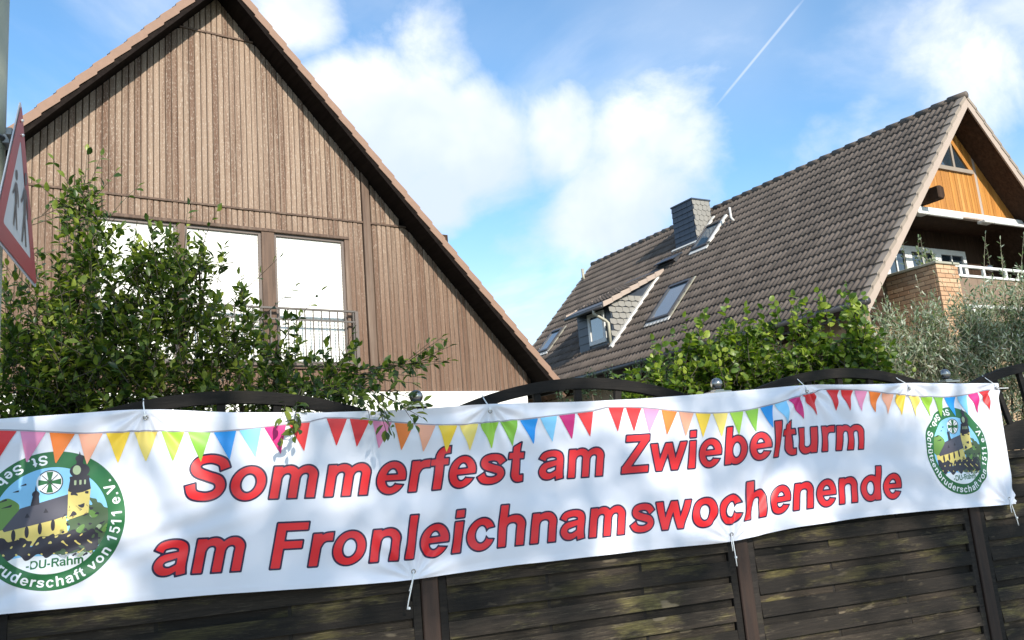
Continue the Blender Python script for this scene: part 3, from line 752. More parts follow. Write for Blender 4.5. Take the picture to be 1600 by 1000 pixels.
# balcony: brick corner pier, brown panel, white rail
bc = empty('balcony', (0, 0, 0), 0, H2)
BX, BY, BZ0, BZ1 = -2.93, -0.50, 2.6, 5.03
MB().box((BX + .012, BY + .012, BZ0), (-2.27, BY + .25, BZ1)).box((BX + .012, BY + .251, BZ0), (BX + .25, GY + .1, BZ1)).build('pier_core', M['mortar'], bc)
MB().box((BX - .03, BY - .03, BZ1), (-2.22, BY + .28, BZ1 + .05)).box((BX - .03, BY + .281, BZ1 + .001), (BX + .28, GY + .06, BZ1 + .051)).build('coping', M['zinc'], bc, bevel=.008)
course, blen = 0.088, 0.235
me_cache = {}
def brick(x, y, z, along, ln):
    key = (along, round(ln, 3))
    if key not in me_cache:
        m = MB()
        if along == 'x': m.box((0, 0, 0), (ln, .06, course - .013))
        else: m.box((0, 0, 0), (.06, ln, course - .013))
        me_cache[key] = m.mesh('brick', M['brick'], bevel=.004)
    link('brick', me_cache[key], bc, (x, y, z))
nc = int((BZ1 - 3.6) / course)
for r in range(nc):
    z = BZ1 - (r + 1) * course; off = (r % 2) * .5
    x = BX
    widths = [blen - .012] * 3 if r % 2 == 0 else [blen / 2 - .012, blen - .012, blen - .012, blen / 2 - .05]
    for w_ in widths:
        w_ = min(w_, -2.265 - x)
        if w_ < .03: break
        brick(x, BY - random.uniform(0, .004), z, 'x', round(w_, 3)); x += w_ + .012
    y = BY + .064
    widths = [blen / 2 - .012] + [blen - .012] * 5 if r % 2 == 0 else [blen - .012] * 5
    for w_ in widths:
        w_ = min(w_, GY - y)
        if w_ < .03: break
        brick(BX - random.uniform(0, .004), y, z, 'y', round(w_, 3)); y += w_ + .012
for i in range(10):
    x0 = -2.262 + i * .6
    MB().box((x0, BY + .02, 4.27), (x0 + .594, BY + .07, 4.80)).build('balcony_panel', M['panel_brown'], bc, bevel=.004)
MB().box((-2.26, BY + .03, 3.95), (3.7, 1.62, 4.06)).build('balcony_floor', M['mortar'], bc)
MB().box((-2.26, BY - .03, 4.20), (3.7, BY + .08, 4.255)).build('sill_bar', M['white_paint'], bc)
MB().box((-2.34, BY - .01, 5.0), (3.7, BY + .05, 5.055)).build('handrail', M['white_paint'], bc, bevel=.008)
MB().box((-2.26, BY - .01, 4.81), (3.7, BY + .05, 4.86)).build('lower_rail', M['white_paint'], bc, bevel=.008)
for i in range(8):
    x0 = -2.2 + i * .75
    MB().box((x0, BY, 4.861), (x0 + .07, BY + .04, 4.999)).build('rail_post', M['white_paint'], bc)

# ------------------------------------------------------------------ fence
FN = tag(empty('garden_fence', FENCE_O, FA), 'dark stained wooden slat fence with arched panel tops and steel ball finials', 'fence')
POSTS = [-3.85, -1.99, 0.0, 1.895, 3.74, 5.60, 7.46, 9.32, 11.18]
for i, s in enumerate(POSTS):
    p = MB().box((-.045, -.045, 0), (.045, .045, 1.972)).build('post', M['fence_post'], FN, bevel=.005, loc=(s, .068, 0))
    MB().box((-.062, -.062, 1.970), (.062, .062, 1.986)).box((-.03, -.03, 1.986), (.03, .03, 1.998)).build('post_cap', M['steel'], p, bevel=.003)
    MB().ball((0, 0, 2.033), 0.0375).build('ball_finial', M['steel'], p, smooth=True)
def arc(x0, x1, peak, R, n=24):
    xm = (x0 + x1) / 2
    return [(x0 + (x1 - x0) * i / n, peak - ((x0 + (x1 - x0) * i / n - xm) ** 2) / (2 * R)) for i in range(n + 1)]
def slat_mesh(L, h, y0, th, bow, key=0):
    """a board along x with a slight weave bow, 12 segments"""
    n = 10; vs = []
    for i in range(n + 1):
        x = L * i / n; b = bow * math.sin(math.pi * 3 * i / n) if bow else 0
        for (dy, dz) in ((0, 0), (0, h), (th, h), (th, 0)):
            vs.append((x, y0 + dy + b, dz))
    fs = []
    for i in range(n):
        for k in range(4):
            a = i * 4 + k; b_ = i * 4 + (k + 1) % 4
            fs.append((a, a + 4, b_ + 4, b_))
    fs += [(0, 1, 2, 3), (n * 4 + 3, n * 4 + 2, n * 4 + 1, n * 4)]
    return MB().add(vs, fs)
PITCH_S = 0.1305
for i in range(len(POSTS) - 1):
    a, b = POSTS[i] + .047, POSTS[i + 1] - .047; W = b - a
    pf = MB()
    pf.box((0, .036, .08), (.045, .078, 1.60)).box((W - .045, .036, .08), (W, .078, 1.60))
    pf.box((.045, .038, .08), (W - .045, .076, .125))
    frame = pf.build('panel_frame', M['fence_frame'], FN, bevel=.003, loc=(a, 0, 0))
    lower = arc(.0, W, 1.712, 2.0); upper = arc(-.02, W + .02, 2.098, 2.03)
    MB().prism_y([(.046, 1.485)] + [(W - .046, 1.485)] + [(x, z) for x, z in lower[::-1] if .045 < x < W - .045], .040, .074).build('arched_board', M['fence_frame'], frame, bevel=.003)
    MB().prism_y([(x, z - .062) for x, z in upper] + [(x, z) for x, z in upper[::-1]], .030, .082).build('arch_beam', M['fence_frame'], frame)
    for k in range(7):                               # fan of spindles between the two arches
        q = (k - 3) / 3; xb = W / 2 + q * W * .36; xt = W / 2 + q * W * .43
        zb = 1.712 - (xb - W / 2) ** 2 / 4.0 - .02; zt = 2.098 - (xt - W / 2) ** 2 / 4.06 - .055
        hw = .021
        MB().prism_y([(xb - hw, zb), (xb + hw, zb), (xt + hw, zt), (xt - hw, zt)], .042, .070).build('spindle', M['fence_frame'], frame, bevel=.002)
    inner = W - .09; bat = [inner / 3, 2 * inner / 3]
    for q in bat: MB().box((.045 + q - .012, .060, .125), (.045 + q + .012, .072, 1.485)).build('batten', M['fence_frame'], frame)
    nrow = int((1.485 - .13) / PITCH_S)
    for r in range(nrow + 1):
        z0 = .128 + r * PITCH_S
        hF = min(.083, 1.484 - z0)
        sm = slat_mesh(inner, hF, 0, .010, random.uniform(-.003, .003))
        sm.build('slat', M['fence_board'], frame, loc=(.045, .031 + random.uniform(-.002, .003), z0), rot=(-.11 + random.uniform(-.03, .03), random.uniform(-.003, .003), 0))
        if z0 + .078 + .06 > 1.484: continue
        xs = [0] + bat + [inner]
        for k in range(3):
            xa, xb = xs[k] + (.006 if k else 0), xs[k + 1] - (.010 if k < 2 else 0)
            MB().box((0, 0, 0), (xb - xa, .009, .062)).build('slat', M['fence_board'], frame, bevel=.002, loc=(.045 + xa, .0565 + random.uniform(-.001, .003), z0 + .076), rot=(random.uniform(-.04, .02), random.uniform(-.006, .006), 0))

# ------------------------------------------------------------------ signed-distance drawing tools (printed shapes as thin meshes)
def poly_sd(X, Y, poly):
    P = np.asarray(poly, float); n = len(P)
    d = np.full(X.shape, 1e9); sgn = np.ones(X.shape)
    for i in range(n):
        vi, vj = P[i], P[i - 1]
        ex, ey = vj - vi; wx, wy = X - vi[0], Y - vi[1]
        tt = np.clip((wx * ex + wy * ey) / (ex * ex + ey * ey + 1e-15), 0, 1)
        bx, by = wx - ex * tt, wy - ey * tt
        d = np.minimum(d, bx * bx + by * by)
        c1 = Y >= vi[1]; c2 = Y < vj[1]; c3 = ex * wy > ey * wx
        flip = (c1 & c2 & c3) | (~c1 & ~c2 & ~c3)
        sgn = np.where(flip, -sgn, sgn)
    return sgn * np.sqrt(d)
def ell(cx, cy, rx, ry, n=40): return [(cx + rx * math.cos(2 * math.pi * i / n), cy + ry * math.sin(2 * math.pi * i / n)) for i in range(n)]
def rect(x0, y0, x1, y1): return [(x0, y0), (x1, y0), (x1, y1), (x0, y1)]
def smooth_path(pts, ws, k=5):
    out = []; n = len(pts)
    for i in range(n - 1):
        p0, p1, p2, p3 = pts[max(i - 1, 0)], pts[i], pts[i + 1], pts[min(i + 2, n - 1)]
        for j in range(k):
            t = j / k
            q = [0.5 * ((2 * p1[a]) + (-p0[a] + p2[a]) * t + (2 * p0[a] - 5 * p1[a] + 4 * p2[a] - p3[a]) * t * t + (-p0[a] + 3 * p1[a] - 3 * p2[a] + p3[a]) * t ** 3) for a in (0, 1)]
            out.append((q[0], q[1], ws[i] + (ws[i + 1] - ws[i]) * t))
    out.append((pts[-1][0], pts[-1][1], ws[-1])); return out
def stroke_sd(X, Y, pts, ws):
    """variable-width stroke; only the pieces next to each end are trimmed square by the end's half-plane"""
    path = smooth_path(pts, ws); n = len(path)
    seg = [math.hypot(path[i + 1][0] - path[i][0], path[i + 1][1] - path[i][1]) for i in range(n - 1)]
    ia, acc = 0, 0.0
    while acc < path[0][2] * .6 and ia < n - 2: acc += seg[ia]; ia += 1
    ib, acc = n - 1, 0.0
    while acc < path[-1][2] * .6 and ib > ia + 1: acc += seg[ib - 1]; ib -= 1
    def part(i0, i1):
        d = np.full(X.shape, 1e9)
        for i in range(i0, i1):
            ax, ay, aw = path[i]; bx, by, bw_ = path[i + 1]
            ex, ey = bx - ax, by - ay
            t = np.clip(((X - ax) * ex + (Y - ay) * ey) / (ex * ex + ey * ey + 1e-12), 0, 1)
            d = np.minimum(d, np.hypot(X - ax - ex * t, Y - ay - ey * t) - (aw + (bw_ - aw) * t) / 2)
        return d
    def plane(p, q):
        tx, ty = p[0] - q[0], p[1] - q[1]; L = math.hypot(tx, ty)
        return ((X - p[0]) * tx + (Y - p[1]) * ty) / L
    d = np.maximum(part(0, ia), plane(path[0], path[1]))
    d = np.minimum(d, np.maximum(part(ib, n - 1), plane(path[-1], path[-2])))
    return np.minimum(d, part(ia, ib))
XH = 0.519
def ring(cx, cy, ro, rh, ri, rj): return lambda X, Y: np.maximum(poly_sd(X, Y, ell(cx, cy, ro, rh)), -poly_sd(X, Y, ell(cx, cy, ri, rj)))
def pl(*polys): return lambda X, Y: np.minimum.reduce([poly_sd(X, Y, p) for p in polys])
def st(pts, ws): return lambda X, Y: stroke_sd(X, Y, pts, ws)
def un(*fs): return lambda X, Y: np.minimum.reduce([f(X, Y) for f in fs])
def cut(f, *polys): return lambda X, Y: np.maximum.reduce([f(X, Y)] + [-poly_sd(X, Y, p) for p in polys])
ARCH = ([(.15, .30), (.195, .415), (.285, .465), (.40, .455), (.472, .375), (.475, .26), (.475, 0)], [.08, .10, .115, .13, .14, .14, .14])
def shift(f, dx): return lambda X, Y: f(X - dx, Y)
def flip180(f, w, h): return lambda X, Y: f(w - X, h - Y)
def mirror(f, w): return lambda X, Y: f(w - X, Y)
S_LOW = st([(.475, .355), (.40, .440), (.275, .465), (.150, .440), (.120, .375), (.165, .315), (.285, .270), (.415, .225), (.455, .150), (.400, .080), (.275, .052), (.140, .080), (.075, .165)], [.125, .12, .112, .115, .125, .13, .125, .13, .125, .115, .11, .12, .13])
n_ = un(pl(rect(.065, 0, .205, XH)), st(*ARCH))
m_arch = ([(.15, .31), (.19, .415), (.265, .465), (.355, .46), (.42, .39), (.4225, .28), (.4225, 0)], [.08, .10, .115, .125, .138, .138, .138])
b_ = un(pl(rect(.065, 0, .2, .716)), ring(.325, .258, .243, .272, .108, .160))
G = {
 'l': (pl(rect(.07, 0, .21, .716)), .278), 'i': (pl(rect(.07, 0, .21, XH), rect(.07, .592, .21, .716)), .278),
 'o': (ring(.305, .259, .268, .272, .128, .160), .611),
 'e': (un(cut(ring(.280, .259, .250, .272, .112, .165), [(.20, .222), (.62, .222), (.62, .105), (.37, .140)]), pl(rect(.10, .218, .515, .305)) if False else cut(pl(rect(.10, .218, .522, .308)), ell(2, 2, .1, .1))), .556),
 'c': (cut(ring(.290, .259, .256, .272, .118, .160), [(.30, .26), (.62, .45), (.62, .345), (.42, .322), (.42, .185), (.62, .16), (.62, .05)] if False else [(.33, .26), (.42, .355), (.66, .385), (.66, .130), (.42, .160)]), .556),
 's': (S_LOW, .556),
 'S': (st([(.575, .500), (.515, .605), (.345, .658), (.175, .622), (.120, .525), (.175, .440), (.330, .380), (.495, .318), (.548, .205), (.485, .095), (.330, .055), (.150, .100), (.090, .240)], [.14, .13, .122, .13, .14, .145, .14, .145, .14, .13, .122, .13, .145]), .667),
 'n': (n_, .611), 'h': (un(pl(rect(.065, 0, .205, .716)), st(*ARCH)), .611), 'u': (flip180(n_, .611, XH), .611),
 'm': (un(pl(rect(.062, 0, .2, XH)), st(*m_arch), shift(st(*m_arch), .29 + .0)), .889 - .0),
 'r': (un(pl(rect(.065, 0, .205, XH)), st([(.15, .28), (.20, .405), (.28, .458), (.392, .462)], [.09, .115, .125, .13])), .389),
 'f': (un(pl(rect(.10, 0, .24, .52), rect(.015, .413, .325, XH)), st([(.17, .45), (.172, .58), (.222, .655), (.345, .668)], [.14, .14, .125, .112])), .333),
 't': (un(pl(rect(.022, .413, .318, XH), [(.095, .16), (.235, .16), (.235, .70), (.095, .62)]), st([(.165, .25), (.167, .13), (.215, .058), (.318, .060)], [.14, .14, .12, .112])), .333),
 'a': (un(st([(.078, .362), (.125, .438), (.27, .468), (.39, .440), (.432, .360), (.432, .13), (.452, .0)], [.13, .118, .11, .122, .135, .135, .135]), st([(.41, .305), (.28, .278), (.148, .240), (.103, .150), (.160, .070), (.275, .058), (.41, .135)], [.08, .10, .115, .13, .118, .10, .08])), .556),
 'b': (b_, .611), 'd': (mirror(b_, .611), .611),
 'w': (pl([(.005, XH), (.148, XH), (.280, 0), (.155, 0)], [(.155, 0), (.280, 0), (.456, XH), (.325, XH)], [(.325, XH), (.456, XH), (.626, 0), (.500, 0)], [(.500, 0), (.626, 0), (.775, XH), (.634, XH)]), .778),
 'Z': (pl(rect(.065, .598, .575, .716), rect(.02, 0, .580, .122), [(.02, .11), (.195, .11), (.575, .61), (.40, .61)]), .611),
 'F': (pl(rect(.075, 0, .222, .716), rect(.20, .597, .57, .716), rect(.20, .308, .515, .424)), .611),
 'v': (pl([(.005, XH), (.150, XH), (.345, 0), (.215, 0)], [(.215, 0), (.345, 0), (.55, XH), (.41, XH)]), .556),
 'V': (pl([(.0, .716), (.16, .716), (.41, 0), (.255, 0)], [(.255, 0), (.41, 0), (.667, .716), (.51, .716)]), .667),
 'z': (pl(rect(.03, .41, .47, XH), rect(.02, 0, .48, .112), [(.02, .10), (.18, .10), (.47, .42), (.31, .42)]), .5),
 '1': (pl(rect(.245, 0, .385, .716), [(.385, .716), (.27, .716), (.075, .57), (.075, .44), (.245, .53)]), .556),
 '5': (un(pl(rect(.12, .595, .50, .716), [(.12, .66), (.24, .66), (.21, .40), (.085, .36)]), st([(.13, .375), (.24, .435), (.38, .415), (.445, .31), (.445, .16), (.36, .065), (.23, .055), (.09, .17)], [.10, .11, .12, .135, .135, .12, .115, .13])), .556),
 '.': (pl(rect(.07, 0, .21, .14)), .278), '-': (pl(rect(.05, .19, .285, .325)), .333), ' ': (None, .278),
 'D': (cut(un(pl(rect(.075, 0, .35, .716)), pl(ell(.33, .358, .345, .358))), ell(.33, .358, .20, .24), [(0, -.1), (.075, -.1), (.075, .9), (0, .9)], rect(.22, .118, .34, .598)), .722),
 'U': (un(pl(rect(.072, .25, .217, .716), rect(.505, .25, .65, .716)), st([(.145, .30), (.155, .15), (.25, .068), (.36, .058), (.47, .068), (.567, .15), (.577, .30)], [.145, .145, .13, .12, .13, .145, .145])), .722),
 'R': (un(pl(rect(.075, 0, .222, .716), rect(.2, .60, .42, .716), rect(.2, .30, .40, .41), [(.34, .36), (.48, .33), (.71, 0), (.535, 0)]), cut(pl(ell(.42, .507, .235, .209)), ell(.42, .507, .095, .095), rect(.0, .2, .3, .8))), .722),
}
G['ü'] = (un(G['u'][0], pl(rect(.13, .592, .26, .716), rect(.345, .592, .475, .716))), .611)

def region(sdf, x0, x1, y0, y1, step, mapf, off, acc=None):
    nx = max(2, int(math.ceil((x1 - x0) / step))); ny = max(2, int(math.ceil((y1 - y0) / step)))
    xs = np.linspace(x0, x1, nx + 1); ys = np.linspace(y0, y1, ny + 1)
    X, Y = np.meshgrid(xs, ys, indexing='ij'); D = sdf(X, Y)
    ins = D < 0
    pts = []; idx = {}
    faces = []
    def gv(i, j):
        k = (i, j)
        if k not in idx: idx[k] = len(pts); pts.append((xs[i], ys[j]))
        return idx[k]
    def ev(i, j, k, l):
        key = (i, j, k, l) if (i, j) < (k, l) else (k, l, i, j)
        if key not in idx:
            a, b2, c, d2 = key
            da, db = D[a, b2], D[c, d2]; t = da / (da - db)
            idx[key] = len(pts); pts.append((xs[a] + (xs[c] - xs[a]) * t, ys[b2] + (ys[d2] - ys[b2]) * t))
        return idx[key]
    cnt = ins[:-1, :-1].astype(int) + ins[1:, :-1] + ins[1:, 1:] + ins[:-1, 1:]
    for i, j in zip(*np.nonzero(cnt)):
        i = int(i); j = int(j)
        cs = ((i, j), (i + 1, j), (i + 1, j + 1), (i, j + 1))
        if cnt[i, j] == 4: faces.append(tuple(gv(*c) for c in cs)); continue
        f = []
        for q in range(4):
            c, d2 = cs[q], cs[(q + 1) % 4]
            if ins[c]: f.append(gv(*c))
            if ins[c] != ins[d2]: f.append(ev(*c, *d2))
        if len(f) > 2: faces.append(tuple(f))
    if not pts: return None
    P = np.array(pts); V3 = mapf(P[:, 0], P[:, 1], off)
    mb = acc if acc is not None else MB()
    mb.add(V3.tolist(), faces); return mb

# ------------------------------------------------------------------ banner
TOP = [(-2.20, 1.985), (-1.944, 2.003), (-1.60, 2.013), (-1.337, 2.020), (-1.0, 1.985), (-.522, 1.962), (0, 1.956), (.379, 1.966), (.9, 1.955), (1.4, 1.957), (1.752, 1.967), (2.2, 1.983), (2.485, 1.996), (2.9, 1.978), (3.285, 1.975), (3.7, 1.957), (4.108, 1.946)]
BOT = [(-2.20, 1.170), (-1.92, 1.158), (-1.085, 1.140), (-.5, 1.112), (-.092, 1.098), (.4, 1.112), (.816, 1.110), (1.3, 1.110), (1.8, 1.098), (2.15, 1.138), (2.8, 1.155), (3.4, 1.148), (4.017, 1.130)]
HB = 0.86
def crv(tab, s):
    x, y = zip(*tab); x = np.array(x); y = np.array(y)
    base = np.interp(s, x, y)
    acc = np.zeros_like(base)
    for k in (-.12, -.06, 0, .06, .12): acc += np.interp(s + k, x, y)
    return acc / 5
TIES_T = [-1.337, .379, 2.485, 3.285, 4.08]; TIES_B = [-.092, 1.80, 4.0]
def fold(s, v):
    d = 0.012 * np.sin(1.7 * s + 0.6) * np.sin(np.pi * np.clip(v, 0, 1)) + 0.006 * np.sin(4.3 * s + 2.1 * v + 1.0)
    d += 0.0036 * np.sin(9.0 * v * np.pi + 1.4 * np.sin(1.9 * s) + .8 * s) * (0.5 + 0.5 * np.sin(2.3 * s + 1.1))
    d += 0.0034 * np.sin(17 * s + 5 * v) * (0.5 + 0.5 * np.sin(3.1 * s + 4 * v))
    for s0, v0, amp, nf in [(q, 1.0, .0125, 13) for q in TIES_T] + [(q, 0.0, .0105, 13) for q in TIES_B]:
        ax = s - s0; ay = (v - v0) * HB; r = np.hypot(ax, ay) + 1e-6; th = np.arctan2(ay, ax)
        d += amp * np.exp(-r / .46) * np.clip(r / .10, 0, 1) * np.cos(nf * th + 1.3 * s0)
    # long crease from the lower tie up to the next upper tie
    p0 = np.array([1.80, 0.0]); p1 = np.array([2.42, HB]); e = (p1 - p0) / np.linalg.norm(p1 - p0)
    ax = s - p0[0]; ay = v * HB - p0[1]; al = ax * e[0] + ay * e[1]; pe = -ax * e[1] + ay * e[0]
    win = np.clip(al / .08, 0, 1) * np.clip((1.0 - al) / .25, 0, 1)
    d += 0.95 * win * (-.012 * np.exp(-(pe / .035) ** 2) + .009 * np.exp(-((pe + .075) / .03) ** 2) - .006 * np.exp(-((pe + .14) / .03) ** 2) + .005 * np.exp(-((pe - .07) / .04) ** 2))
    # diagonal pull wrinkles below the near emblem
    q = (s + 2.2) * .33 - v * HB
    d += .0055 * np.sin(q * 62) * np.exp(-((v * HB - .10 - .25 * (s + 2.0)) / .14) ** 2) * np.clip((-0.7 - s) / .5, 0, 1)
    # swag under the top hem
    d += .004 * np.sin((v * HB - .1 * np.sin(2.1 * s)) * 55) * np.clip((v - .82) / .1, 0, 1) * (0.5 + .5 * np.sin(2.6 * s + .4))
    hem = np.where((v < .035) | (v > .968), -.0016, 0.0)
    return d + hem
def banner_map(s, t, off):
    v = t / HB
    T, B = crv(TOP, s), crv(BOT, s)
    e = .003
    y = fold(s, v)
    nx = -(fold(s + e, v) - fold(s - e, v)) / (2 * e); nz = -(fold(s, v + e / HB) - fold(s, v - e / HB)) / (2 * e)
    L = np.sqrt(nx * nx + 1 + nz * nz)
    # the outward (towards -y) unit normal
    N = np.stack([-nx / L, -1 / L, -nz / L], 1)
    P = np.stack([s, y - .028, B + (T - B) * v], 1)
    return P + N * np.asarray(off).reshape(-1, 1) if np.ndim(off) else P + N * off
def banner_mat():
    t = NT('banner_cloth'); v = t.coord((1, 1, 1), 'Object')
    n1 = t.noise(v, 2.0, 4); n2_ = t.noise(v, 160, 2)
    c = t.mix(n1, (0.78, 0.785, 0.86), (0.82, 0.825, 0.885))
    p = t.bsdf(c, 0.5, t.bump(n2_, 0.06, 0.001), spec=0.35)
    tr = t.n('ShaderNodeBsdfTranslucent'); tr.inputs[0].default_value = (.7, .7, .72, 1)
    ms = t.n('ShaderNodeMixShader'); ms.inputs[0].default_value = .12
    t.l(p.outputs[0], ms.inputs[1]); t.l(tr.outputs[0], ms.inputs[2]); t.l(ms.outputs[0], t.out.inputs[0]); return t.m
M['banner'] = banner_mat()
def ink(name, col): return simple('ink_' + name, col, 0.45, 0.05, 6, spec=0.35)
S_L, S_R = -2.16, 4.055
ns, nv = 777, 108
ss = np.linspace(S_L, S_R, ns); tt = np.linspace(0, HB, nv)
SS, TT = np.meshgrid(ss, tt, indexing='ij')
# right edge of the cloth leans slightly
lean = np.clip((SS - 3.6) / .455, 0, 1) * (TT / HB) * .055
V3 = banner_map((SS + lean).ravel(), TT.ravel(), 0.0)
me = bpy.data.meshes.new('banner')
quads = [(i * nv + j, (i + 1) * nv + j, (i + 1) * nv + j + 1, i * nv + j + 1) for i in range(ns - 1) for j in range(nv - 1)]
me.from_pydata(V3.tolist(), [], quads); me.materials.append(M['banner']); me.polygons.foreach_set('use_smooth', [True] * len(quads)); me.update()
BN = link('festival_banner', me, None, FENCE_O, (0, 0, FA))
tag(BN, 'long white cloth banner with red lettering, printed pennants and two round emblems', 'banner')
def printed(mb, name, mat, parent=BN, label=None):
    o = mb.build(name, mat, parent, smooth=True)
    if label: o['label'] = label
    return o
M['ink_red'] = ink('red', (0.70, 0.020, 0.026)); M['ink_navy'] = ink('navy', (0.022, 0.012, 0.045))
def line_of_text(txt, s0, base, em, shear=.20, border=.0080):
    x = s0
    for ch in txt:
        g, adv = G[ch]
        if g is None: x += adv * em; continue
        def sd(X, Y, x=x, g=g):
            gy = (Y - base) / em; gx = (X - x) / em - shear * gy
            return g(gx, gy) * em
        bx = (x - .05, x + adv * em + .09, base - .02, base + .74 * em + .02)
        o = printed(region(lambda X, Y: sd(X, Y) - border, *bx, .0045, banner_map, .0016), 'letter', M['ink_navy'])
        printed(region(lambda X, Y: sd(X, Y) + .0006, *bx, .0040, banner_map, .0022), 'letter_face', M['ink_red'], o)
        x += adv * em
    return x
EM = .2975
line_of_text('Sommerfest am Zwiebelturm', -1.185, .5065 * HB, EM)
line_of_text('am Fronleichnamswochenende', -1.325, .119 * HB, EM)
# pennant garlands
INK = dict(red=(.66, .03, .035), pink=(.74, .25, .42), orange=(.80, .20, .035), salmon=(.84, .38, .24), yellow=(.86, .58, .05), lemon=(.85, .66, .16), green=(.33, .58, .06), leaf=(.21, .45, .055), blue=(.02, .29, .74), sky=(.22, .56, .83), magenta=(.57, .02, .17))
for k_, c in INK.items(): M['p_' + k_] = ink(k_, c)
M['cord'] = ink('cord', (.32, .30, .34))
SEQ = ['red', 'red', 'pink', 'orange', 'salmon', 'yellow', 'lemon', 'green', 'leaf', 'blue', 'sky', 'magenta', 'red']
GARL = [[(-2.10, .968), (-1.943, .942), (-1.551, .883), (-1.06, .883), (-.836, .911), (-.571, .949)],
        [(-.50, .968), (-.383, .965), (-.195, .935), (.147, .885), (.364, .885), (.588, .897), (.782, .915), (1.006, .938)],
        [(1.089, .956), (1.311, .943), (1.562, .890), (1.788, .858), (2.007, .854), (2.297, .894), (2.552, .950)],
        [(2.634, .966), (2.857, .964), (3.346, .891), (3.651, .889), (3.887, .922), (4.02, .950)]]
for gi, g in enumerate(GARL):
    gx, gv_ = zip(*g); gx = np.array(gx); gv_ = np.array(gv_)
    def strv(s): return sum(np.interp(s + q, gx, gv_) for q in (-.08, -.04, 0, .04, .08)) / 5
    L = gx[-1] - gx[0]; pitch = L / 13
    for i, cname in enumerate(SEQ):
        a = gx[0] + i * pitch + pitch * .06; b = a + pitch * .88
        if b < S_L + .01: continue
        a = max(a, S_L + .004)
        ta, tb = strv(a) * HB - .004, strv(b) * HB - .004
        slope = (tb - ta) / (b - a); ln = .140
        tip = ((a + b) / 2 + 1.35 * slope * ln, (ta + tb) / 2 - ln)
        poly = [(a, ta), (b, tb), tip]
        xs_ = [p[0] for p in poly]; ys_ = [p[1] for p in poly]
        mb = region(lambda X, Y: poly_sd(X, Y, poly), max(min(xs_) - .01, S_L), max(xs_) + .01, min(ys_) - .01, max(ys_) + .01, .004, banner_map, .0036)
        printed(mb, 'pennant', M['p_' + cname])
    sd = lambda X, Y: np.abs(Y - strv(X) * HB) - .0030
    lo = float(gv_.min()) * HB - .03
    g1 = GARL[gi + 1][0][0] if gi < 3 else S_R - .03
    sd2 = lambda X, Y: np.abs(Y - (np.where(X <= gx[-1], strv(X), np.interp(X, [gx[-1], g1], [gv_[-1], GARL[gi + 1][0][1] if gi < 3 else gv_[-1]])) * HB)) - .0032
    printed(region(sd2, max(gx[0] - .0, S_L), g1, lo, .975 * HB, .004, banner_map, .0042), 'garland_cord', M['cord'])
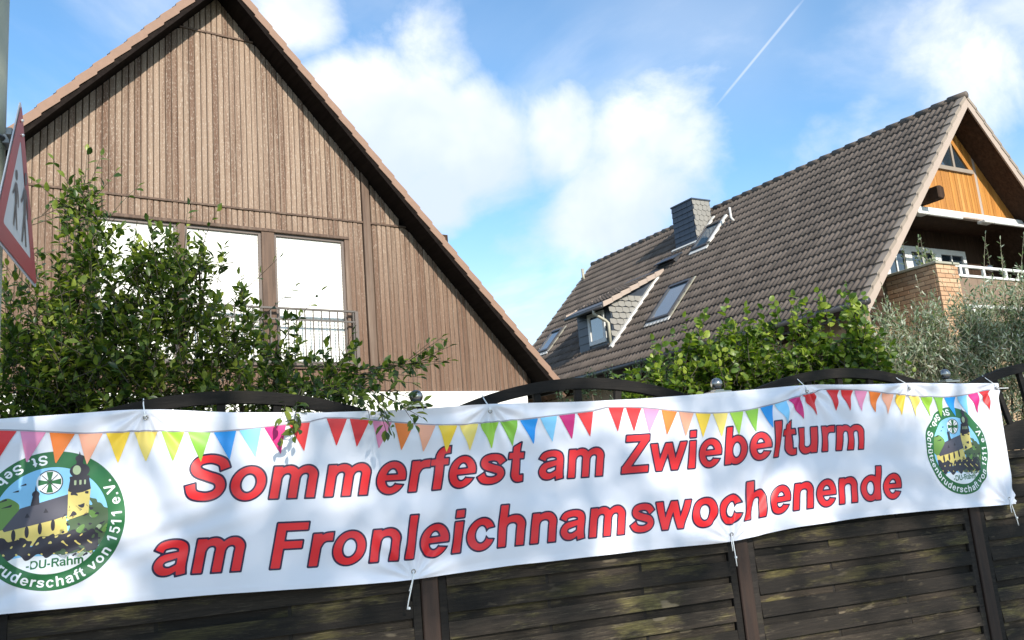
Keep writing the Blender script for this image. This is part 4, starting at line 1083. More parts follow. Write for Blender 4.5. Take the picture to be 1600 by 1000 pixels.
# emblems
M['e_green'] = ink('emblem_green', (.022, .135, .045)); M['e_sky'] = ink('emblem_sky', (.24, .53, .78)); M['e_white'] = ink('emblem_white', (.78, .79, .80))
M['e_dark'] = ink('emblem_dark', (.030, .028, .040)); M['e_slate'] = ink('emblem_slate', (.075, .072, .095)); M['e_yellow'] = ink('emblem_yellow', (.66, .53, .16)); M['e_tree'] = ink('emblem_tree', (.13, .25, .06)); M['e_bush'] = ink('emblem_bush', (.07, .115, .055)); M['e_bloom'] = ink('emblem_bloom', (.34, .42, .26))
def wob(X, Y, a, f, ph=0.0): return a * (np.sin(f * X + 1.7 * np.sin(f * .8 * Y + ph)) + np.sin(f * 1.35 * Y + 1.3 * np.sin(f * 1.1 * X + 2 * ph + 1)))
def emblem(sc, tc, rx, ry, label):
    root = None
    def mp(f): return lambda X, Y: f((X - sc) / rx, (Y - tc) / ry) * min(rx, ry)
    def lay(f, name, mat, off, bb=(-1.05, 1.05, -1.05, 1.05), step=.0035, par=None):
        mb = region(mp(f), max(sc + bb[0] * rx, S_L + .002), sc + bb[1] * rx, tc + bb[2] * ry, tc + bb[3] * ry, step, banner_map, off)
        return printed(mb, name, mat, par or root) if mb else None
    disc = lambda r: (lambda X, Y: np.hypot(X, Y) - r)
    root = lay(disc(1.0), 'emblem', M['e_green'], .0012, par=BN); root['label'] = label
    lay(disc(.765), 'emblem_sky', M['e_sky'], .0015)
    inn = disc(.765)
    clip = lambda f: (lambda X, Y: np.maximum(f(X, Y), inn(X, Y)))
    lay(clip(lambda X, Y: Y + .50 + wob(X, Y, .012, 14)), 'emblem_ground', M['e_white'], .0018)
    lay(clip(lambda X, Y: np.hypot(X + .60, (Y - .12) * .95) - .22 + wob(X, Y, .012, 26)), 'emblem_tree', M['e_tree'], .0018)
    lay(clip(lambda X, Y: np.minimum(np.hypot((X - .52) * 1.25, Y + .13) - .36, np.hypot((X - .30) * .8, Y + .36) - .20) + wob(X, Y, .03, 30, .4)), 'emblem_bush', M['e_bush'], .0018)
    lay(clip(lambda X, Y: np.maximum(np.hypot((X - .42) * 1.2, Y + .20) - .36, .12 - wob(X, Y, .2, 24, 2.0) * .5)), 'emblem_blossom', M['e_bloom'], .0021)
    lay(clip(lambda X, Y: np.maximum(np.hypot((X - .46) * 1.2, Y + .16) - .36, .13 - wob(X, Y, .2, 17, 4.0) * .5)), 'emblem_foliage', M['e_tree'], .0024)
    lay(clip(pl([(-.70, -.10), (.20, .04), (.24, -.30), (-.05, -.34), (-.66, -.36)])), 'emblem_nave', M['e_yellow'], .0021)
    lay(pl([(-.62, -.08), (-.40, .20), (.24, .36), (.26, .06), (.05, .0), (-.60, -.12)]), 'emblem_roof', M['e_slate'], .0024)
    lay(clip(pl(ell(-.48, -.18, .028, .085, 14))), 'emblem_window', M['e_dark'], .0027)
    for k in range(1, 4): lay(clip(pl(ell(-.48 + .17 * k, -.18 + .035 * k, .028, .085, 14))), 'emblem_window', M['e_dark'], .0027)
    lay(clip(lambda X, Y: np.maximum(np.abs(Y + .355 - .04 * np.sin(5 * X)) - .12 + wob(X, Y, .045, 23, 1.0), np.abs(X + .03) - .66)), 'emblem_shrubs', M['e_dark'], .0027)
    lay(pl([(.22, -.02), (.50, .06), (.53, .44), (.22, .44)]), 'emblem_tower', M['e_yellow'], .0027)
    lay(un(pl([(.22, .40), (.30, .36), (.42, .37), (.53, .41), (.50, .60), (.25, .60)], ell(.375, .69, .135, .105, 24), rect(.33, .76, .42, .84), ell(.375, .87, .06, .05, 16), [(.36, .9), (.39, .9), (.375, .985)]), pl(rect(.24, .57, .51, .61))), 'emblem_onion_dome', M['e_dark'], .0030)
    lay(un(pl(ell(.335, .70, .055, .07, 16)), pl(rect(.30, .48, .33, .55), rect(.37, .48, .40, .55), rect(.435, .48, .46, .55))), 'emblem_dome_light', M['e_bloom'], .0033)
    lay(lambda X, Y: np.maximum(poly_sd(X, Y, [(.24, .02), (.48, .08), (.50, .38), (.24, .38)]), .22 - wob(X, Y, .2, 31, 3.0)), 'emblem_tower_shade', M['e_dark'], .0031)['kind'] = 'stuff'
    lay(pl([(-.27, .22), (-.15, .24), (-.16, .36), (-.24, .36)], ell(-.20, .39, .05, .05, 14), [(-.215, .42), (-.185, .42), (-.20, .53)]), 'emblem_turret', M['e_dark'], .0028)
    for bird in ([(-.70, .30), (-.58, .36), (-.57, .33)], [(-.66, .22), (-.50, .27), (-.52, .23)], [(-.42, .52), (-.33, .56), (-.32, .53)], [(-.52, .44), (-.42, .47), (-.42, .44)]):
        lay(pl(bird), 'emblem_bird', M['e_dark'], .0021, step=.0025)
    lay(clip(lambda X, Y: np.maximum(np.maximum(np.abs(Y + .38) - .15, np.abs(X + .05) - .6), .16 - wob(X, Y, .2, 37, 5.0) * .5)), 'emblem_shrub_flecks', M['e_yellow'], .0030, step=.0028)['kind'] = 'stuff'
    lay(clip(lambda X, Y: np.maximum(np.hypot((X - .44) * 1.2, Y + .18) - .40, .135 - wob(X, Y, .2, 41, 7.0) * .5)), 'emblem_bush_shade', M['e_dark'], .0027, step=.0028)
    lay(lambda X, Y: np.minimum.reduce([poly_sd(X, Y, [(-.34 + .24 * k, .06 + .05 * k), (-.27 + .24 * k, .06 + .05 * k), (-.31 + .24 * k, .13 + .05 * k)]) for k in range(2)]), 'emblem_roof_dormers', M['e_dark'], .0027, step=.0028)
    # badge with cross and arrows
    bx, by = -.02, .55
    lay(lambda X, Y: np.hypot(X - bx, Y - by) - .175, 'emblem_badge', M['e_white'], .0021)
    cr1 = pl([(bx - .15, by - .045), (bx - .05, by - .022), (bx + .05, by - .022), (bx + .15, by - .045), (bx + .15, by + .045), (bx + .05, by + .022), (bx - .05, by + .022), (bx - .15, by + .045)],
             [(bx - .045, by - .15), (bx + .045, by - .15), (bx + .022, by - .05), (bx + .022, by + .05), (bx + .045, by + .15), (bx - .045, by + .15), (bx - .022, by + .05), (bx - .022, by - .05)])
    lay(cr1, 'emblem_cross', M['e_green'], .0026, step=.0022)
    dg = lambda X, Y: np.minimum(np.maximum(np.abs((X - bx) - (Y - by)), np.hypot(X - bx, Y - by) - .14 + .0) - .008, np.maximum(np.abs((X - bx) + (Y - by)), np.hypot(X - bx, Y - by) - .14) - .008)
    lay(un(dg, lambda X, Y: np.abs(np.hypot(X - bx, Y - by) - .168) - .007), 'emblem_arrows', M['e_dark'], .0029, (-.15, .25, .36, .76), .0018)
    # ring lettering, tops towards the centre, running counter-clockwise from the top
    txt = 'St. Seb. Schützenbruderschaft von 1511 e.V.'
    em = .205; rb = .955
    tot = sum(G[c][1] for c in txt) * em; ang = rad(93); k = rad(302) / tot
    for ch in txt:
        g, adv = G[ch]; w = adv * em
        if g is not None:
            th = ang + w * k / 2
            cx, cy = rb * math.cos(th), rb * math.sin(th); tx, ty = -math.sin(th), math.cos(th); ux_, uy_ = -math.cos(th), -math.sin(th)
            def f(X, Y, g=g, cx=cx, cy=cy, tx=tx, ty=ty, ux_=ux_, uy_=uy_, adv=adv):
                return g(((X - cx) * tx + (Y - cy) * ty) / em + adv / 2, ((X - cx) * ux_ + (Y - cy) * uy_) / em) * em
            m = .12
            mx_, my_ = cx + ux_ * .07, cy + uy_ * .07
            x0 = max(sc + (mx_ - m) * rx, S_L + .002); x1 = sc + (mx_ + m) * rx
            if x1 > x0:
                mb = region(mp(f), x0, x1, tc + (my_ - m) * ry, tc + (my_ + m) * ry, .0020, banner_map, .0024)
                if mb: printed(mb, 'emblem_letter', M['e_white'], root)
        ang += w * k
    x = -.32; em = .168
    for ch in '-DU-Rahm':
        g, adv = G[ch]
        f = lambda X, Y, x=x, g=g: g((X - x) / em, (Y + .672 - .05 * X) / em) * em
        mb = region(mp(f), sc + (x - .02) * rx, sc + (x + adv * em + .03) * rx, tc - .73 * ry, tc - .45 * ry, .0020, banner_map, .0024); printed(mb, 'emblem_place_letter', M['e_green'], root); x += adv * em * .93
emblem(-1.728, .4495 * HB, .304, .355 * HB, 'large round green emblem beside the word am')
emblem(3.628, .455 * HB, .268, .351 * HB, 'round green emblem beside the end of the lettering')
# eyelets and cable ties
def loc_b(s, v): return Vector(banner_map(np.array([s]), np.array([v * HB]), 0.0)[0])
def eyelet(s, v):
    p = loc_b(s, v); m = MB()
    pts = [(p.x + .010 * math.cos(a), p.y - .003, p.z + .010 * math.sin(a)) for a in [2 * math.pi * i / 12 for i in range(13)]]
    m.tube(pts, .0028, 5, False).build('eyelet', M['steel'], BN, smooth=True)
fm = Matrix.Translation(Vector(FENCE_O)) @ Matrix.Rotation(FA, 4, 'Z')
def cable_tie(label, pts, tail=None):
    base = fm @ Vector(pts[0]); o = tag(empty('cable_tie', tuple(base), FA), label, 'cable tie', 'white cable ties holding the banner')
    q = [Vector(p) - Vector(pts[0]) for p in pts]
    MB().tube(q, .0032, 6).build('strap', M['tie'], o, smooth=True)
    h = q[-1] if tail is None else Vector(tail) - Vector(pts[0])
    MB().box((h.x - .006, h.y - .006, h.z - .006), (h.x + .006, h.y + .006, h.z + .006)).build('head', M['tie'], o, bevel=.002)
names_t = {-1.337: 'white cable tie above the first pennants next to the leafy shrub', .379: 'white cable tie on the arch above the yellow and green pennants', 2.485: 'white cable tie on the arch above the word Zwiebelturm', 3.285: 'white cable tie above the pennants beside the steel ball', 4.08: 'white cable tie at the upper end corner of the banner'}
for s in TIES_T:
    eyelet(s, .955 if s > -9 else .955); p = loc_b(s, .955); 
    sgn = -.012 if s < 4 else -.02
    pts = [(p.x, p.y - .004, p.z), (p.x + sgn * .4, p.y - .009, p.z + .02), (p.x + sgn, .022, p.z + .075), (p.x + sgn, .05, p.z + .10)]
    cable_tie(names_t[s], pts, tail=(p.x + sgn * .2, p.y - .010, p.z + .010))
    if s > 4:
        o = [q for q in COL.objects if q.name.startswith('cable_tie')][-1]
        MB().tube([(0, 0, 0), (.03, -.012, -.002), (.085, -.02, -.004)], .0028, 6).build('tail', M['tie'], o, smooth=True)
names_b = {-.092: 'white cable tie with loose ends hanging under the word Fronleichnam', 1.80: 'white cable tie hanging at the sharp crease below wochenende', 4.0: 'white cable tie hanging from the lower end corner of the banner'}
for s in TIES_B:
    eyelet(s, .045); p = loc_b(s, .03)
    dx = -.045 if s < 1 else .004 if s < 3 else .03
    pts = [(p.x, p.y - .006, p.z + .006), (p.x + dx * .3, p.y - .006, p.z - .05), (p.x + dx * .8, p.y - .008, p.z - .125), (p.x + dx, p.y - .008, p.z - .165)]
    cable_tie(names_b[s], pts, tail=(p.x + dx * .8, p.y - .010, p.z - .115 if s > 1 else p.z - .16))
    o = [q for q in COL.objects if q.name.startswith('cable_tie')][-1]
    MB().tube([(-.004, 0, 0), (-.012, -.003, -.04), (-.03 if s < 1 else -.012, -.004, -.085)], .003, 6).build('loose_end', M['tie'], o, smooth=True)

# ------------------------------------------------------------------ lamp post and warning sign
PO = tag(empty('lamp_post', (-1.642, 2.566, 0)), 'tall pale grey metal post carrying the triangular sign', 'lamp post')
MB().tube([(0, 0, 0), (0, 0, 1.0), (0, 0, 3.5), (0, 0, 7.0)], [.088, .086, .081, .070], 28).build('shaft', M['pole'], PO, smooth=True)
MB().tube([(0, 0, 7.0), (0, 0, 7.3), (.25, -.25, 7.55), (.8, -.8, 7.62)], [.05, .045, .04, .035], 12).build('bracket_arm', M['pole'], PO, smooth=True)
MB().prism([(.7, -.8, 7.55), (.8, -.7, 7.55), (1.3, -1.2, 7.6), (1.2, -1.3, 7.6)], (0, 0, .12)).build('luminaire', M['clamp'], PO, bevel=.02)
SG = tag(empty('warning_sign', (-1.5257, 2.6074, 2.3206), rad(109)), 'triangular red and white warning sign with two walking figures, seen edge-on', 'sign')
LS = .63; HS = LS * .866
def tri(ins, n=6, r=.022):
    c = (0, HS / 3); k = 1 - ins / (HS / 3)
    P = [((x - c[0]) * k + c[0], (z - c[1]) * k + c[1]) for x, z in ((-LS / 2, 0), (LS / 2, 0), (0, HS))]
    out = []
    for i in range(3):
        p, a, b = Vector(P[i]), Vector(P[i - 1]), Vector(P[(i + 1) % 3])
        for j in range(n + 1):
            t = j / n; q0 = p + (a - p).normalized() * r * 1.6; q2 = p + (b - p).normalized() * r * 1.6
            q = q0 * (1 - t) ** 2 + p * 2 * t * (1 - t) + q2 * t * t
            out.append((q.x, q.y))
    return out
MB().prism_y(tri(-.004), 0.0, .003).build('plate', M['sign_edge'], SG)
sgmap = lambda X, Y, off: np.stack([X, np.full_like(X, -off), Y], 1)
o_, i_ = tri(.004), tri(.068, r=.010)
bb = (-.33, .33, -.01, .56)
region(lambda X, Y: np.maximum(poly_sd(X, Y, o_), -poly_sd(X, Y, i_)), *bb, .006, sgmap, .0022).build('red_border', M['sign_red'], SG)
region(lambda X, Y: poly_sd(X, Y, i_), *bb, .006, sgmap, .0016).build('white_field', M['sign_white'], SG)
def figure(cx, z0, h):
    s = h / 1.0
    q = lambda x, z: (cx + x * s * .8, z0 + z * s)
    f = un(pl(ell(*q(0, .91), .075 * s, .09 * s, 20)), pl([q(-.10, .77), q(.09, .77), q(.085, .42), q(-.08, .42)]),
           st([q(-.02, .46), q(.06, .24), q(.16, .0)], [.09 * s, .075 * s, .055 * s]), st([q(0, .46), q(-.08, .24), q(-.15, .0)], [.09 * s, .075 * s, .055 * s]),
           st([q(.08, .72), q(.20, .56), q(.22, .40)], [.06 * s, .055 * s, .045 * s]), st([q(-.08, .72), q(-.20, .58), q(-.30, .52)], [.06 * s, .055 * s, .045 * s]))
    return f
region(un(figure(.085, .085, .245), figure(-.045, .10, .19)), -.2, .2, .06, .36, .0035, sgmap, .0036).build('pictogram', M['sign_black'], SG)
for z in (.10, .40):
    MB().box((-.09, .004, z - .012), (.09, .022, z + .012)).box((-.03, .022, z - .016), (.03, .045, z + .016)).build('bracket', M['clamp'], SG, bevel=.002)
    pts = [(.09 * math.cos(a), .128 + .09 * math.sin(a), z) for a in [2 * math.pi * i / 20 for i in range(21)]]
    MB().tube(pts, .009, 6, False).build('strap', M['clamp'], SG, smooth=True)
for x, z in ((0, .475), (.012, .43)): MB().ball((x, -.005, z), .006, 8, 6).build('rivet', M['sign_edge'], SG, smooth=True)

# ------------------------------------------------------------------ vegetation
def leaf_template(width, fold_, droop, serr=False, waist=.42):
    xs = [0, .22, .5, .78, 1.0]; ws = [.02, .75, 1.0, .62, 0.0]
    vs = []
    for x, w in zip(xs, ws):
        z = -droop * x * x
        vs += [(x, 0, z), (x, w * width / 2, z + fold_ * w), (x, -w * width / 2, z + fold_ * w)]
    fs = []
    for i in range(4):
        a, b = 3 * i, 3 * (i + 1)
        if i < 3: fs += [(a, b, b + 1, a + 1), (a, a + 2, b + 2, b)]
        else: fs += [(a, b, a + 1), (a, a + 2, b)]
    return np.array(vs), fs
def round_leaf_template(width, fold_, droop):
    xs = [0, .15, .45, .75, 1.0]; ws = [.25, .85, 1.0, .78, 0.0]
    vs = []
    for x, w in zip(xs, ws):
        z = -droop * x * x
        vs += [(x, 0, z), (x, w * width / 2, z + fold_ * w), (x, -w * width / 2, z + fold_ * w)]
    fs = []
    for i in range(4):
        a, b = 3 * i, 3 * (i + 1)
        if i < 3: fs += [(a, b, b + 1, a + 1), (a, a + 2, b + 2, b)]
        else: fs += [(a, b, a + 1), (a, a + 2, b)]
    return np.array(vs), fs
def unit(a): return a / (np.linalg.norm(a, axis=-1, keepdims=True) + 1e-9)
class Plant:
    def __init__(s, name, base, label, cat, group=None):
        s.root = tag(empty(name, base), label, cat, group); s.base = np.array(base, float)
        s.P = []; s.D = []; s.N = []; s.L = []; s.tw = MB(); s.stem = MB()
    def limb(s, pts, r0_, r1_, seg=7):
        pts = [Vector(p) - Vector(s.base) for p in pts]
        # smooth bend
        out = []
        sp = smooth3(pts, 5)
        n = len(sp); s.stem.tube(sp, [r0_ + (r1_ - r0_) * i / (n - 1) for i in range(n)], seg)
    def twig(s, a, b, nleaf, ll, rad_=.003, up=.35, spread=.8, bend=.06, lstart=.15, nup=.75):
        a = np.array(a, float); b = np.array(b, float); mid = (a + b) / 2 + RNG.normal(0, bend, 3) * np.linalg.norm(b - a)
        t = np.linspace(0, 1, 5)[:, None]
        C_ = (1 - t) ** 2 * a + 2 * t * (1 - t) * mid + t * t * b
        s.tw.tube([Vector(q - s.base) for q in C_], [rad_ * (1.15 - .7 * i / 4) for i in range(5)], 4, False)
        for i in range(nleaf):
            u = lstart + (1 - lstart) * (i + RNG.uniform(0, .6)) / nleaf
            u = min(u, 1.0)
            p = (1 - u) ** 2 * a + 2 * u * (1 - u) * mid + u * u * b
            tg = unit(2 * (1 - u) * (mid - a) + 2 * u * (b - mid))
            sd_ = unit(np.cross(tg, RNG.normal(0, 1, 3)))
            if i % 2: sd_ = -sd_
            d = unit(tg * (1 - spread * .5) + sd_ * spread + np.array([0, 0, up]) * RNG.uniform(-.6, 1))
            nrm_ = unit(np.array([0, 0, nup]) + RNG.normal(0, .45, 3) + to_sun_np * .25)
            s.P.append(p + d * .006); s.D.append(d); s.N.append(nrm_); s.L.append(ll * RNG.uniform(.55, 1.15))
        s.P.append(b); s.D.append(unit(b - mid)); s.N.append(unit(np.array([0, 0, nup]) + RNG.normal(0, .4, 3))); s.L.append(ll * .8)
    def blob(s, c, r, n, nleaf, ll, sq=(1, 1, 1), tl=(.22, .42), hub=None, **kw):
        c = np.array(c, float); r = np.array(sq) * r
        hub = c - np.array([0, 0, r[2] * .8]) if hub is None else np.array(hub, float)
        for _ in range(n):
            q = unit(RNG.normal(0, 1, 3)) * RNG.uniform(.25, 1.0) ** .45
            e = c + q * r
            dirv_ = unit((e - hub) + RNG.normal(0, .35, 3) * np.linalg.norm(r) + np.array([0, 0, .12]))
            st_ = e - dirv_ * RNG.uniform(*tl)
            s.twig(st_, e, nleaf, ll, **kw)
    def finish(s, tmpl, mat, twig_mat, stem_mat, nparts=300, leafname='leaf', keep=None):
        V, Fs = tmpl
        P, D, N, L = (np.array(q) for q in (s.P, s.D, s.N, s.L))
        X = unit(D); Y = unit(np.cross(N, X)); Z = np.cross(X, Y)
        R = np.stack([X, Y, Z], 2) * L[:, None, None]            # columns
        order = np.argsort(P[:, 1] + .35 * np.abs(P[:, 0]))
        if keep is not None: order = np.argsort(np.where(keep(P), 0, 100) + P[:, 1])
        me = bpy.data.meshes.new(leafname); me.from_pydata(V.tolist(), [], Fs); me.materials.append(mat)
        me.polygons.foreach_set('use_smooth', [True] * len(Fs)); me.update()
        for i in order[:nparts]:
            o = link(leafname, me, s.root); m = Matrix.Identity(4); q = P[i] - s.base
            for a in range(3):
                for b in range(3): m[a][b] = R[i][a][b]
                m[a][3] = q[a]
            o.matrix_local = m
        rest = order[nparts:]
        if len(rest):
            VV = np.einsum('nij,kj->nki', R[rest], V) + (P[rest] - s.base)[:, None, :]
            n, k = VV.shape[:2]
            loops = []; sizes = []
            base_f = [np.array(f) for f in Fs]
            me2 = bpy.data.meshes.new('foliage')
            allf = []
            offs = (np.arange(n) * k)
            for f in Fs:
                allf.append((offs[:, None] + np.array(f)[None, :]))
            quads_ = np.concatenate([a for a in allf if a.shape[1] == 4]); tris_ = np.concatenate([a for a in allf if a.shape[1] == 3])
            me2.vertices.add(n * k); me2.vertices.foreach_set('co', VV.reshape(-1))
            nl = quads_.size + tris_.size
            me2.loops.add(nl); me2.loops.foreach_set('vertex_index', np.concatenate([quads_.ravel(), tris_.ravel()]).astype(np.int32))
            me2.polygons.add(len(quads_) + len(tris_))
            starts = np.concatenate([np.arange(len(quads_)) * 4, quads_.size + np.arange(len(tris_)) * 3]).astype(np.int32)
            me2.polygons.foreach_set('loop_start', starts)
            me2.polygons.foreach_set('use_smooth', np.ones(len(starts), dtype=bool))
            me2.materials.append(mat); me2.update(calc_edges=True); me2.validate()
            o = link('foliage', me2, s.root); o['kind'] = 'stuff'
        if s.tw.v: s.tw.build('twigs', twig_mat, s.root, smooth=True)['kind'] = 'stuff'
        if s.stem.v: s.stem.build('stem', stem_mat, s.root, smooth=True)
        return len(P)
def smooth3(pts, k):
    out = []; n = len(pts)
    for i in range(n - 1):
        p0, p1, p2, p3 = pts[max(i - 1, 0)], pts[i], pts[i + 1], pts[min(i + 2, n - 1)]
        for j in range(k):
            t = j / k
            out.append(.5 * ((2 * p1) + (p2 - p0) * t + (2 * p0 - 5 * p1 + 4 * p2 - p3) * t * t + (3 * p1 - p0 - 3 * p2 + p3) * t ** 3))
    out.append(pts[-1]); return out
to_sun_np = np.array(to_sun)

# --- leafy shrub behind the near end of the fence
M['leaf_shrub'] = leaf_mat('shrub_leaf', [(.030, .060, .014), (.070, .125, .024), (.16, .22, .036), (.33, .38, .062)], .44, .36)
sh = Plant('leafy_shrub', (-2.2, 5.35, 0), 'tall loose green shrub overhanging the fence in front of the brown gable', 'shrub')
BASES = [(-2.75, 5.35, 0), (-2.35, 5.45, 0), (-1.95, 5.35, 0), (-1.6, 5.3, 0)]
def toward(c, bi, r=.022): b = BASES[bi]; sh.limb([Vector(b), Vector((b[0] * .7 + c[0] * .3, b[1], c[2] * .45)), Vector((b[0] * .35 + c[0] * .65, b[1] * .4 + c[1] * .6, c[2] * .8)), Vector(c)], r, .006)
SHB = [((-2.95, 5.2, 2.45), .46, 62, 0), ((-2.52, 5.2, 2.50), .46, 70, 1), ((-2.10, 5.2, 2.52), .44, 62, 2), ((-1.70, 5.2, 2.35), .34, 34, 3),
       ((-2.95, 5.2, 2.90), .30, 30, 0), ((-2.50, 5.2, 2.95), .36, 46, 1), ((-2.06, 5.2, 2.93), .34, 38, 2), ((-1.72, 5.2, 2.70), .26, 18, 3),
       ((-2.60, 5.2, 3.30), .24, 20, 0), ((-2.24, 5.2, 3.20), .22, 18, 1), ((-1.92, 5.2, 3.08), .20, 10, 2), ((-2.68, 5.2, 3.56), .15, 9, 0),
       ((-1.45, 5.2, 2.55), .22, 11, 3), ((-1.38, 5.15, 2.25), .26, 24, 3), ((-1.08, 5.1, 2.23), .22, 16, 3), ((-2.4, 5.2, 2.1), .5, 30, 1), ((-3.0, 5.1, 2.1), .5, 30, 0), ((-1.7, 5.1, 2.05), .35, 18, 2), ((-3.5, 5.2, 2.6), .5, 30, 0)]
for c, r_, n_t, bi in SHB:
    toward((c[0], c[1] + .05, c[2] - r_ * .2), bi)
    sh.blob(c, r_, int(n_t * (2.6 if c[2] < 2.56 and c[0] < -1.9 else 1.9 if c[2] < 2.4 else 1.6 if c[0] < -1.9 else 1.1)), 11, .065, sq=(1, .95, 1), up=.02, nup=1.15, rad_=.0024)
# outlying sprigs: the tall one at the top and those reaching along and over the fence
for a, b, nl in [((-2.64, 5.2, 3.45), (-2.80, 5.15, 3.78), 6), ((-2.64, 5.2, 3.5), (-2.60, 5.18, 3.83), 6), ((-2.66, 5.2, 3.45), (-2.52, 5.2, 3.80), 6), ((-2.62, 5.2, 3.45), (-2.40, 5.15, 3.66), 6), ((-2.66, 5.2, 3.40), (-2.88, 5.1, 3.62), 6),
                 ((-2.5, 5.2, 3.3), (-2.26, 5.15, 3.55), 5), ((-2.0, 5.2, 3.05), (-1.95, 5.15, 3.40), 5), ((-1.9, 5.2, 3.05), (-1.78, 5.2, 3.38), 6), ((-1.75, 5.2, 2.75), (-1.38, 5.1, 3.00), 5), ((-1.6, 5.2, 2.6), (-1.30, 5.15, 2.82), 5),
                 ((-1.4, 5.2, 2.5), (-1.14, 5.15, 2.78), 5), ((-1.2, 5.15, 2.2), (-.93, 5.05, 2.40), 8), ((-1.3, 5.1, 2.2), (-.80, 5.0, 2.25), 12), ((-1.1, 5.1, 2.25), (-.62, 4.95, 2.27), 12), ((-1.0, 5.0, 2.15), (-.70, 4.85, 2.10), 10), ((-.75, 4.95, 2.25), (-.42, 4.9, 2.24), 9), ((-.60, 4.95, 2.25), (-.37, 4.9, 2.33), 5),
                 ((-1.3, 4.9, 2.15), (-.95, 4.6, 2.12), 10), ((-1.25, 4.8, 2.14), (-1.16, 4.22, 1.93), 9), ((-1.15, 4.6, 2.12), (-1.08, 4.20, 1.90), 8), ((-1.0, 4.7, 2.12), (-.74, 4.40, 2.00), 9), ((-.85, 4.7, 2.12), (-.66, 4.33, 1.92), 9), ((-.72, 4.40, 2.02), (-.66, 4.28, 1.83), 7), ((-.72, 4.5, 2.05), (-.54, 4.36, 1.95), 7), ((-.9, 4.9, 2.2), (-.55, 4.6, 2.10), 10), ((-1.5, 4.9, 2.2), (-1.3, 4.5, 2.08), 8)]:
    sh.twig(a, b, nl, .064, .0028, up=.1, spread=.85, lstart=.2)
    if a[0] > -1.55 and a[2] < 2.35:
        for _ in range(2 if b[1] < 4.55 else 3):
            j = RNG.normal(0, .055, 3) * np.array([1.3, .5, .9])
            sh.twig(np.array(a) + j * .5, np.array(b) + j - np.array([.03, 0, .0]), nl, .060, .0024, up=.1, spread=.9, lstart=.15)
nleaves1 = sh.finish(leaf_template(.52, .10, .16), M['leaf_shrub'], M['twig'], M['bark'], 300, keep=lambda P: (P[:, 0] > -3.05) & ((P[:, 1] < 4.75) | (P[:, 2] > 3.3) | (P[:, 0] > -1.3)))

# --- broad-leaved shrub behind the middle of the fence
M['leaf_hazel'] = leaf_mat('broad_leaf', [(.050, .100, .016), (.105, .185, .024), (.20, .28, .036), (.36, .43, .065)], .42, .42)
hz = Plant('broad_leaved_shrub', (2.0, 6.95, 0), 'bright green broad-leaved shrub behind the arched fence and below the tiled roof', 'shrub')
for c, r_, n_t in [((.92, 6.8, 2.2), .20, 12), ((1.28, 6.8, 2.25), .30, 26), ((1.64, 6.8, 2.30), .30, 28), ((1.99, 6.8, 2.28), .30, 28), ((2.39, 6.8, 2.30), .30, 28), ((2.70, 6.8, 2.26), .28, 24), ((1.0, 6.9, 1.95), .35, 20), ((1.6, 6.9, 1.95), .40, 24), ((2.2, 6.9, 1.95), .40, 24), ((2.7, 6.9, 1.95), .35, 18),
                 ((1.44, 6.8, 2.50), .13, 6), ((1.66, 6.8, 2.55), .13, 7), ((1.92, 6.8, 2.55), .12, 7), ((2.34, 6.8, 2.58), .14, 8), ((2.70, 6.8, 2.60), .15, 9)]:
    hz.limb([(c[0] * .6 + .8, 6.95, 0), (c[0] * .8 + .4, 6.95, c[2] * .5), (c[0], 6.85, c[2])], .016, .005)
    hz.blob(c, r_, int(n_t * 2.4), 8, .058, sq=(1, .8, 1), tl=(.2, .4), nup=.55, up=.1)
for a, b in [((1.40, 6.8, 2.45), (1.36, 6.75, 2.72)), ((1.5, 6.8, 2.5), (1.52, 6.75, 2.74)), ((1.66, 6.8, 2.5), (1.70, 6.75, 2.80)), ((1.9, 6.8, 2.5), (1.85, 6.75, 2.76)), ((2.0, 6.8, 2.5), (2.1, 6.75, 2.72)), ((2.3, 6.8, 2.55), (2.24, 6.75, 2.82)), ((2.4, 6.8, 2.55), (2.46, 6.75, 2.80)), ((2.7, 6.8, 2.6), (2.66, 6.75, 2.86))]:
    hz.twig(a, b, 7, .066, .003, up=.1, nup=.5)
for x_ in np.arange(.9, 2.9, .17):
    hz.blob((x_, 6.85, 2.10 + (x_ - .9) * .12 + RNG.uniform(-.04, .05)), .22, 20, 9, .056, sq=(1, .9, 1), tl=(.15, .32), nup=.7, up=.05, rad_=.0022)
for _ in range(26):
    x_ = RNG.uniform(1.0, 2.85); z_ = 2.30 + (x_ - .9) * .13
    hz.twig((x_, 6.8, z_), (x_ + RNG.normal(0, .10), 6.75 + RNG.normal(0, .1), z_ + RNG.uniform(.16, .36)), 7, .064, .0026, up=.1, nup=.55)
hz.finish(round_leaf_template(.82, .10, .30), M['leaf_hazel'], M['twig'], M['bark'], 300)

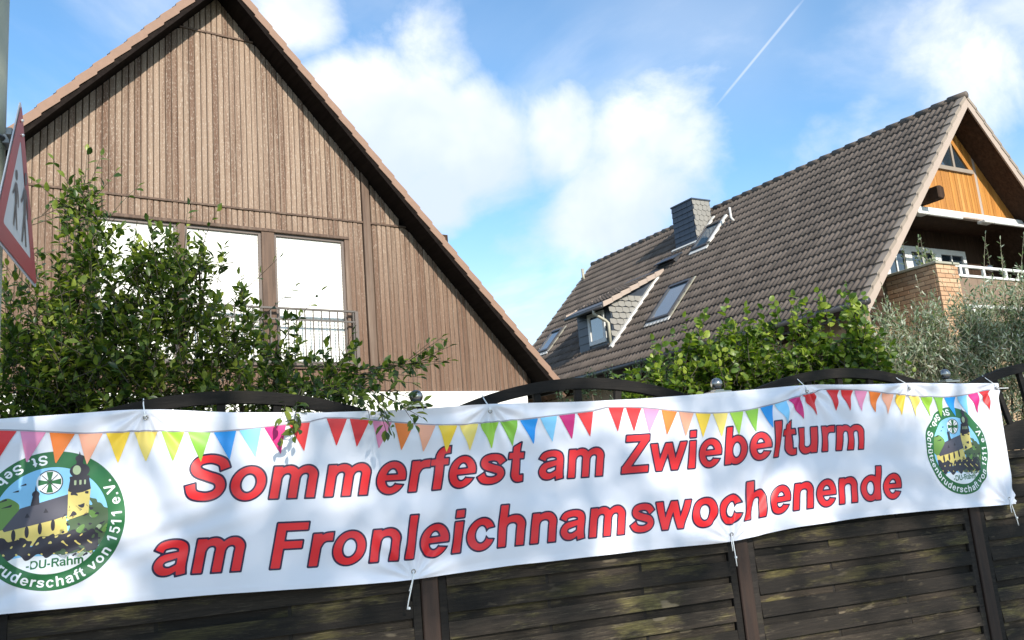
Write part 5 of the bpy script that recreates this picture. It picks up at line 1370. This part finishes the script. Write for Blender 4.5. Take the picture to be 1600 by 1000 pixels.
# --- variegated willow at the far end
M['leaf_willow'] = leaf_mat('variegated_leaf', [(.075, .115, .06), (.17, .235, .135), (.36, .42, .31), (.64, .65, .57)], .35, .45)
wi = Plant('variegated_willow', (4.0, 7.7, 0), 'pale variegated willow bush in front of the brick balcony', 'shrub')
for c, r_, n_t in [((3.22, 7.5, 2.2), .32, 50), ((3.70, 7.5, 2.25), .36, 66), ((4.2, 7.5, 2.28), .40, 76), ((4.62, 7.5, 2.4), .42, 70), ((4.5, 7.5, 2.66), .28, 34), ((3.66, 7.5, 2.60), .20, 16), ((3.30, 7.5, 2.55), .17, 14), ((4.0, 7.6, 1.95), .5, 60), ((3.4, 7.6, 1.95), .4, 40), ((4.7, 7.6, 1.95), .5, 50), ((4.1, 7.5, 2.62), .25, 22), ((3.02, 7.3, 2.35), .25, 22), ((3.45, 7.4, 2.50), .22, 18), ((3.9, 7.4, 2.60), .22, 18), ((4.75, 7.5, 2.75), .3, 30), ((3.25, 7.45, 2.68), .2, 14), ((3.6, 7.45, 2.72), .2, 12), ((4.0, 7.45, 2.78), .22, 14), ((4.4, 7.5, 2.85), .24, 18)]:
    wi.limb([(4.0, 7.7, 0), (c[0] * .5 + 2.0, 7.65, c[2] * .5), (c[0], 7.55, c[2])], .018, .005)
    wi.blob(c, r_, int(n_t * 2.6), 13, .052, sq=(1, .9, 1), tl=(.25, .45), rad_=.0022, up=.35, spread=.7, bend=.05, nup=.35)
for a, b, nl in [((4.1, 7.5, 2.6), (4.22, 7.45, 3.36), 16), ((4.3, 7.5, 2.6), (4.34, 7.45, 3.30), 14), ((4.4, 7.5, 2.7), (4.55, 7.45, 3.32), 16), ((3.6, 7.5, 2.6), (3.55, 7.45, 3.02), 12), ((3.3, 7.5, 2.5), (3.24, 7.45, 2.98), 12), ((3.95, 7.5, 2.5), (3.72, 7.45, 3.05), 10), ((3.1, 7.5, 2.4), (2.98, 7.45, 2.84), 10), ((4.0, 7.5, 2.5), (3.86, 7.4, 3.1), 8), ((4.5, 7.5, 2.7), (4.70, 7.45, 3.2), 14)]:
    wi.twig(a, b, nl, .048, .003, up=.3, spread=.7, bend=.04, nup=.35)
wi.finish(leaf_template(.26, .05, .10), M['leaf_willow'], M['twig_pale'], M['bark'], 300)

# --- clipped dark hedge between the houses
M['leaf_hedge'] = leaf_mat('hedge_leaf', [(.012, .035, .012), (.020, .052, .016), (.035, .08, .022)], .2, .5)
hg = Plant('evergreen_hedge', (1.5, 10.6, 0), 'dense dark evergreen hedge in front of the tiled eaves', 'hedge')
for x in np.arange(.62, 3.2, .28):
    top = 2.52 + (x - .6) * .14
    hg.limb([(x, 10.6, 0), (x + .03, 10.6, top * .6), (x, 10.6, top)], .03, .008)
    for z in np.arange(.5, top + .01, .36): hg.blob((x, 10.6, z), .30, 18, 8, .040, sq=(1, 1.2, .9), tl=(.1, .22), rad_=.002)
    hg.blob((x, 10.55, top + .1), .20, 26, 8, .036, tl=(.08, .18), rad_=.002)
hg.finish(leaf_template(.5, .08, .1), M['leaf_hedge'], M['twig'], M['bark'], 0)

# --- balcony plants and glass ball
M['pot'] = simple('terracotta_pot', (.36, .16, .09), .8, .15, 9)
hm = Matrix.Translation(Vector((10.345, 18, 0))) @ Matrix.Rotation(RA, 4, 'Z')
def balcony_plant(x, y, h, label, n, mat, ll, tm):
    b = hm @ Vector((x, y, 4.06)); p = Plant('potted_plant', tuple(b), label, 'potted plant')
    m = MB(); m.tube([(0, 0, 0), (0, 0, .32)], [.12, .16], 14); m.build('pot', M['pot'], p.root, smooth=False)
    for i in range(n):
        e = np.array(b) + np.array([RNG.normal(0, .22), RNG.normal(0, .12), .35 + h * RNG.uniform(.55, 1)])
        p.twig(np.array(b) + np.array([0, 0, .28]), e, 16, ll, .006, up=.3, spread=.8, bend=.1, lstart=.35)
    p.finish(tm, mat, M['twig_pale'], M['bark'], 0)
balcony_plant(-2.55, -.05, 1.35, 'pale leafy potted plant behind the brick balcony corner', 12, M['leaf_willow'], .10, leaf_template(.5, .08, .1))
balcony_plant(.15, -.05, 1.35, 'thin upright potted plant behind the white balcony rail beside the glass ball', 4, M['leaf_willow'], .09, leaf_template(.35, .08, .1))
gb = hm @ Vector((-.62, -.12, 4.06))
GBO = tag(empty('glass_ball', tuple(gb)), 'round glass garden ball on a rod behind the white balcony rail', 'ornament')
MB().tube([(0, 0, 0), (0, 0, .98)], .012, 8).build('rod', M['clamp'], GBO, smooth=True)
MB().ball((0, 0, 1.07), .105).build('globe', M['steel'], GBO, smooth=True)

# --- street trees behind the viewpoint; their crowns throw the dappled shade on the banner
M['leaf_tree'] = leaf_mat('tree_leaf', [(.04, .08, .02), (.06, .12, .03), (.09, .16, .04)], .3, .5)
def street_tree(base, cz, rx, ry, rz, n, label):
    t = Plant('street_tree', base, label, 'tree', 'street trees')
    b = Vector(base); C0 = Vector((base[0], base[1], cz))
    t.limb([b, b + Vector((.05, .03, cz * .45)), C0 + Vector((0, 0, -rz * .3)), C0 + Vector((.1, 0, rz * .6))], .16, .04, 10)
    for i in range(14):
        a = 2 * math.pi * i / 14 + random.uniform(-.2, .2); q = random.uniform(.5, .95)
        e = C0 + Vector((math.cos(a) * rx * q, math.sin(a) * ry * q, random.uniform(-.5, .6) * rz))
        s_ = b + Vector((0, 0, cz - rz * random.uniform(.3, 1.0)))
        t.limb([s_, (s_ + e) / 2 + Vector((0, 0, .2)), e], .05, .012, 6)
        # clustered foliage leaves real gaps between the clumps
        t.blob(e, random.uniform(.55, .95), n // 14, 9, .11, sq=(1, 1, .7), tl=(.25, .5), rad_=.004)
    t.finish(leaf_template(.6, .06, .1), M['leaf_tree'], M['twig'], M['bark'], 0)
ax = Vector((math.cos(FA), math.sin(FA), 0)); hs = Vector((math.sin(SUN_AZ), -math.cos(SUN_AZ), 0))
def tree_at(s, D, label, cz, rx, ry, rz, n):
    p = Vector(FENCE_O) + ax * s + hs * D
    street_tree((p.x, p.y, 0.0), cz, rx, ry, rz, n, label)
tree_at(-1.0, 14.0, 'leafy street tree shading the fence near the lamp post', 8.95, 2.8, 1.8, 1.1, 820)
tree_at(3.7, 14.6, 'leafy street tree shading the far end of the fence', 9.25, 2.4, 1.8, 1.1, 540)
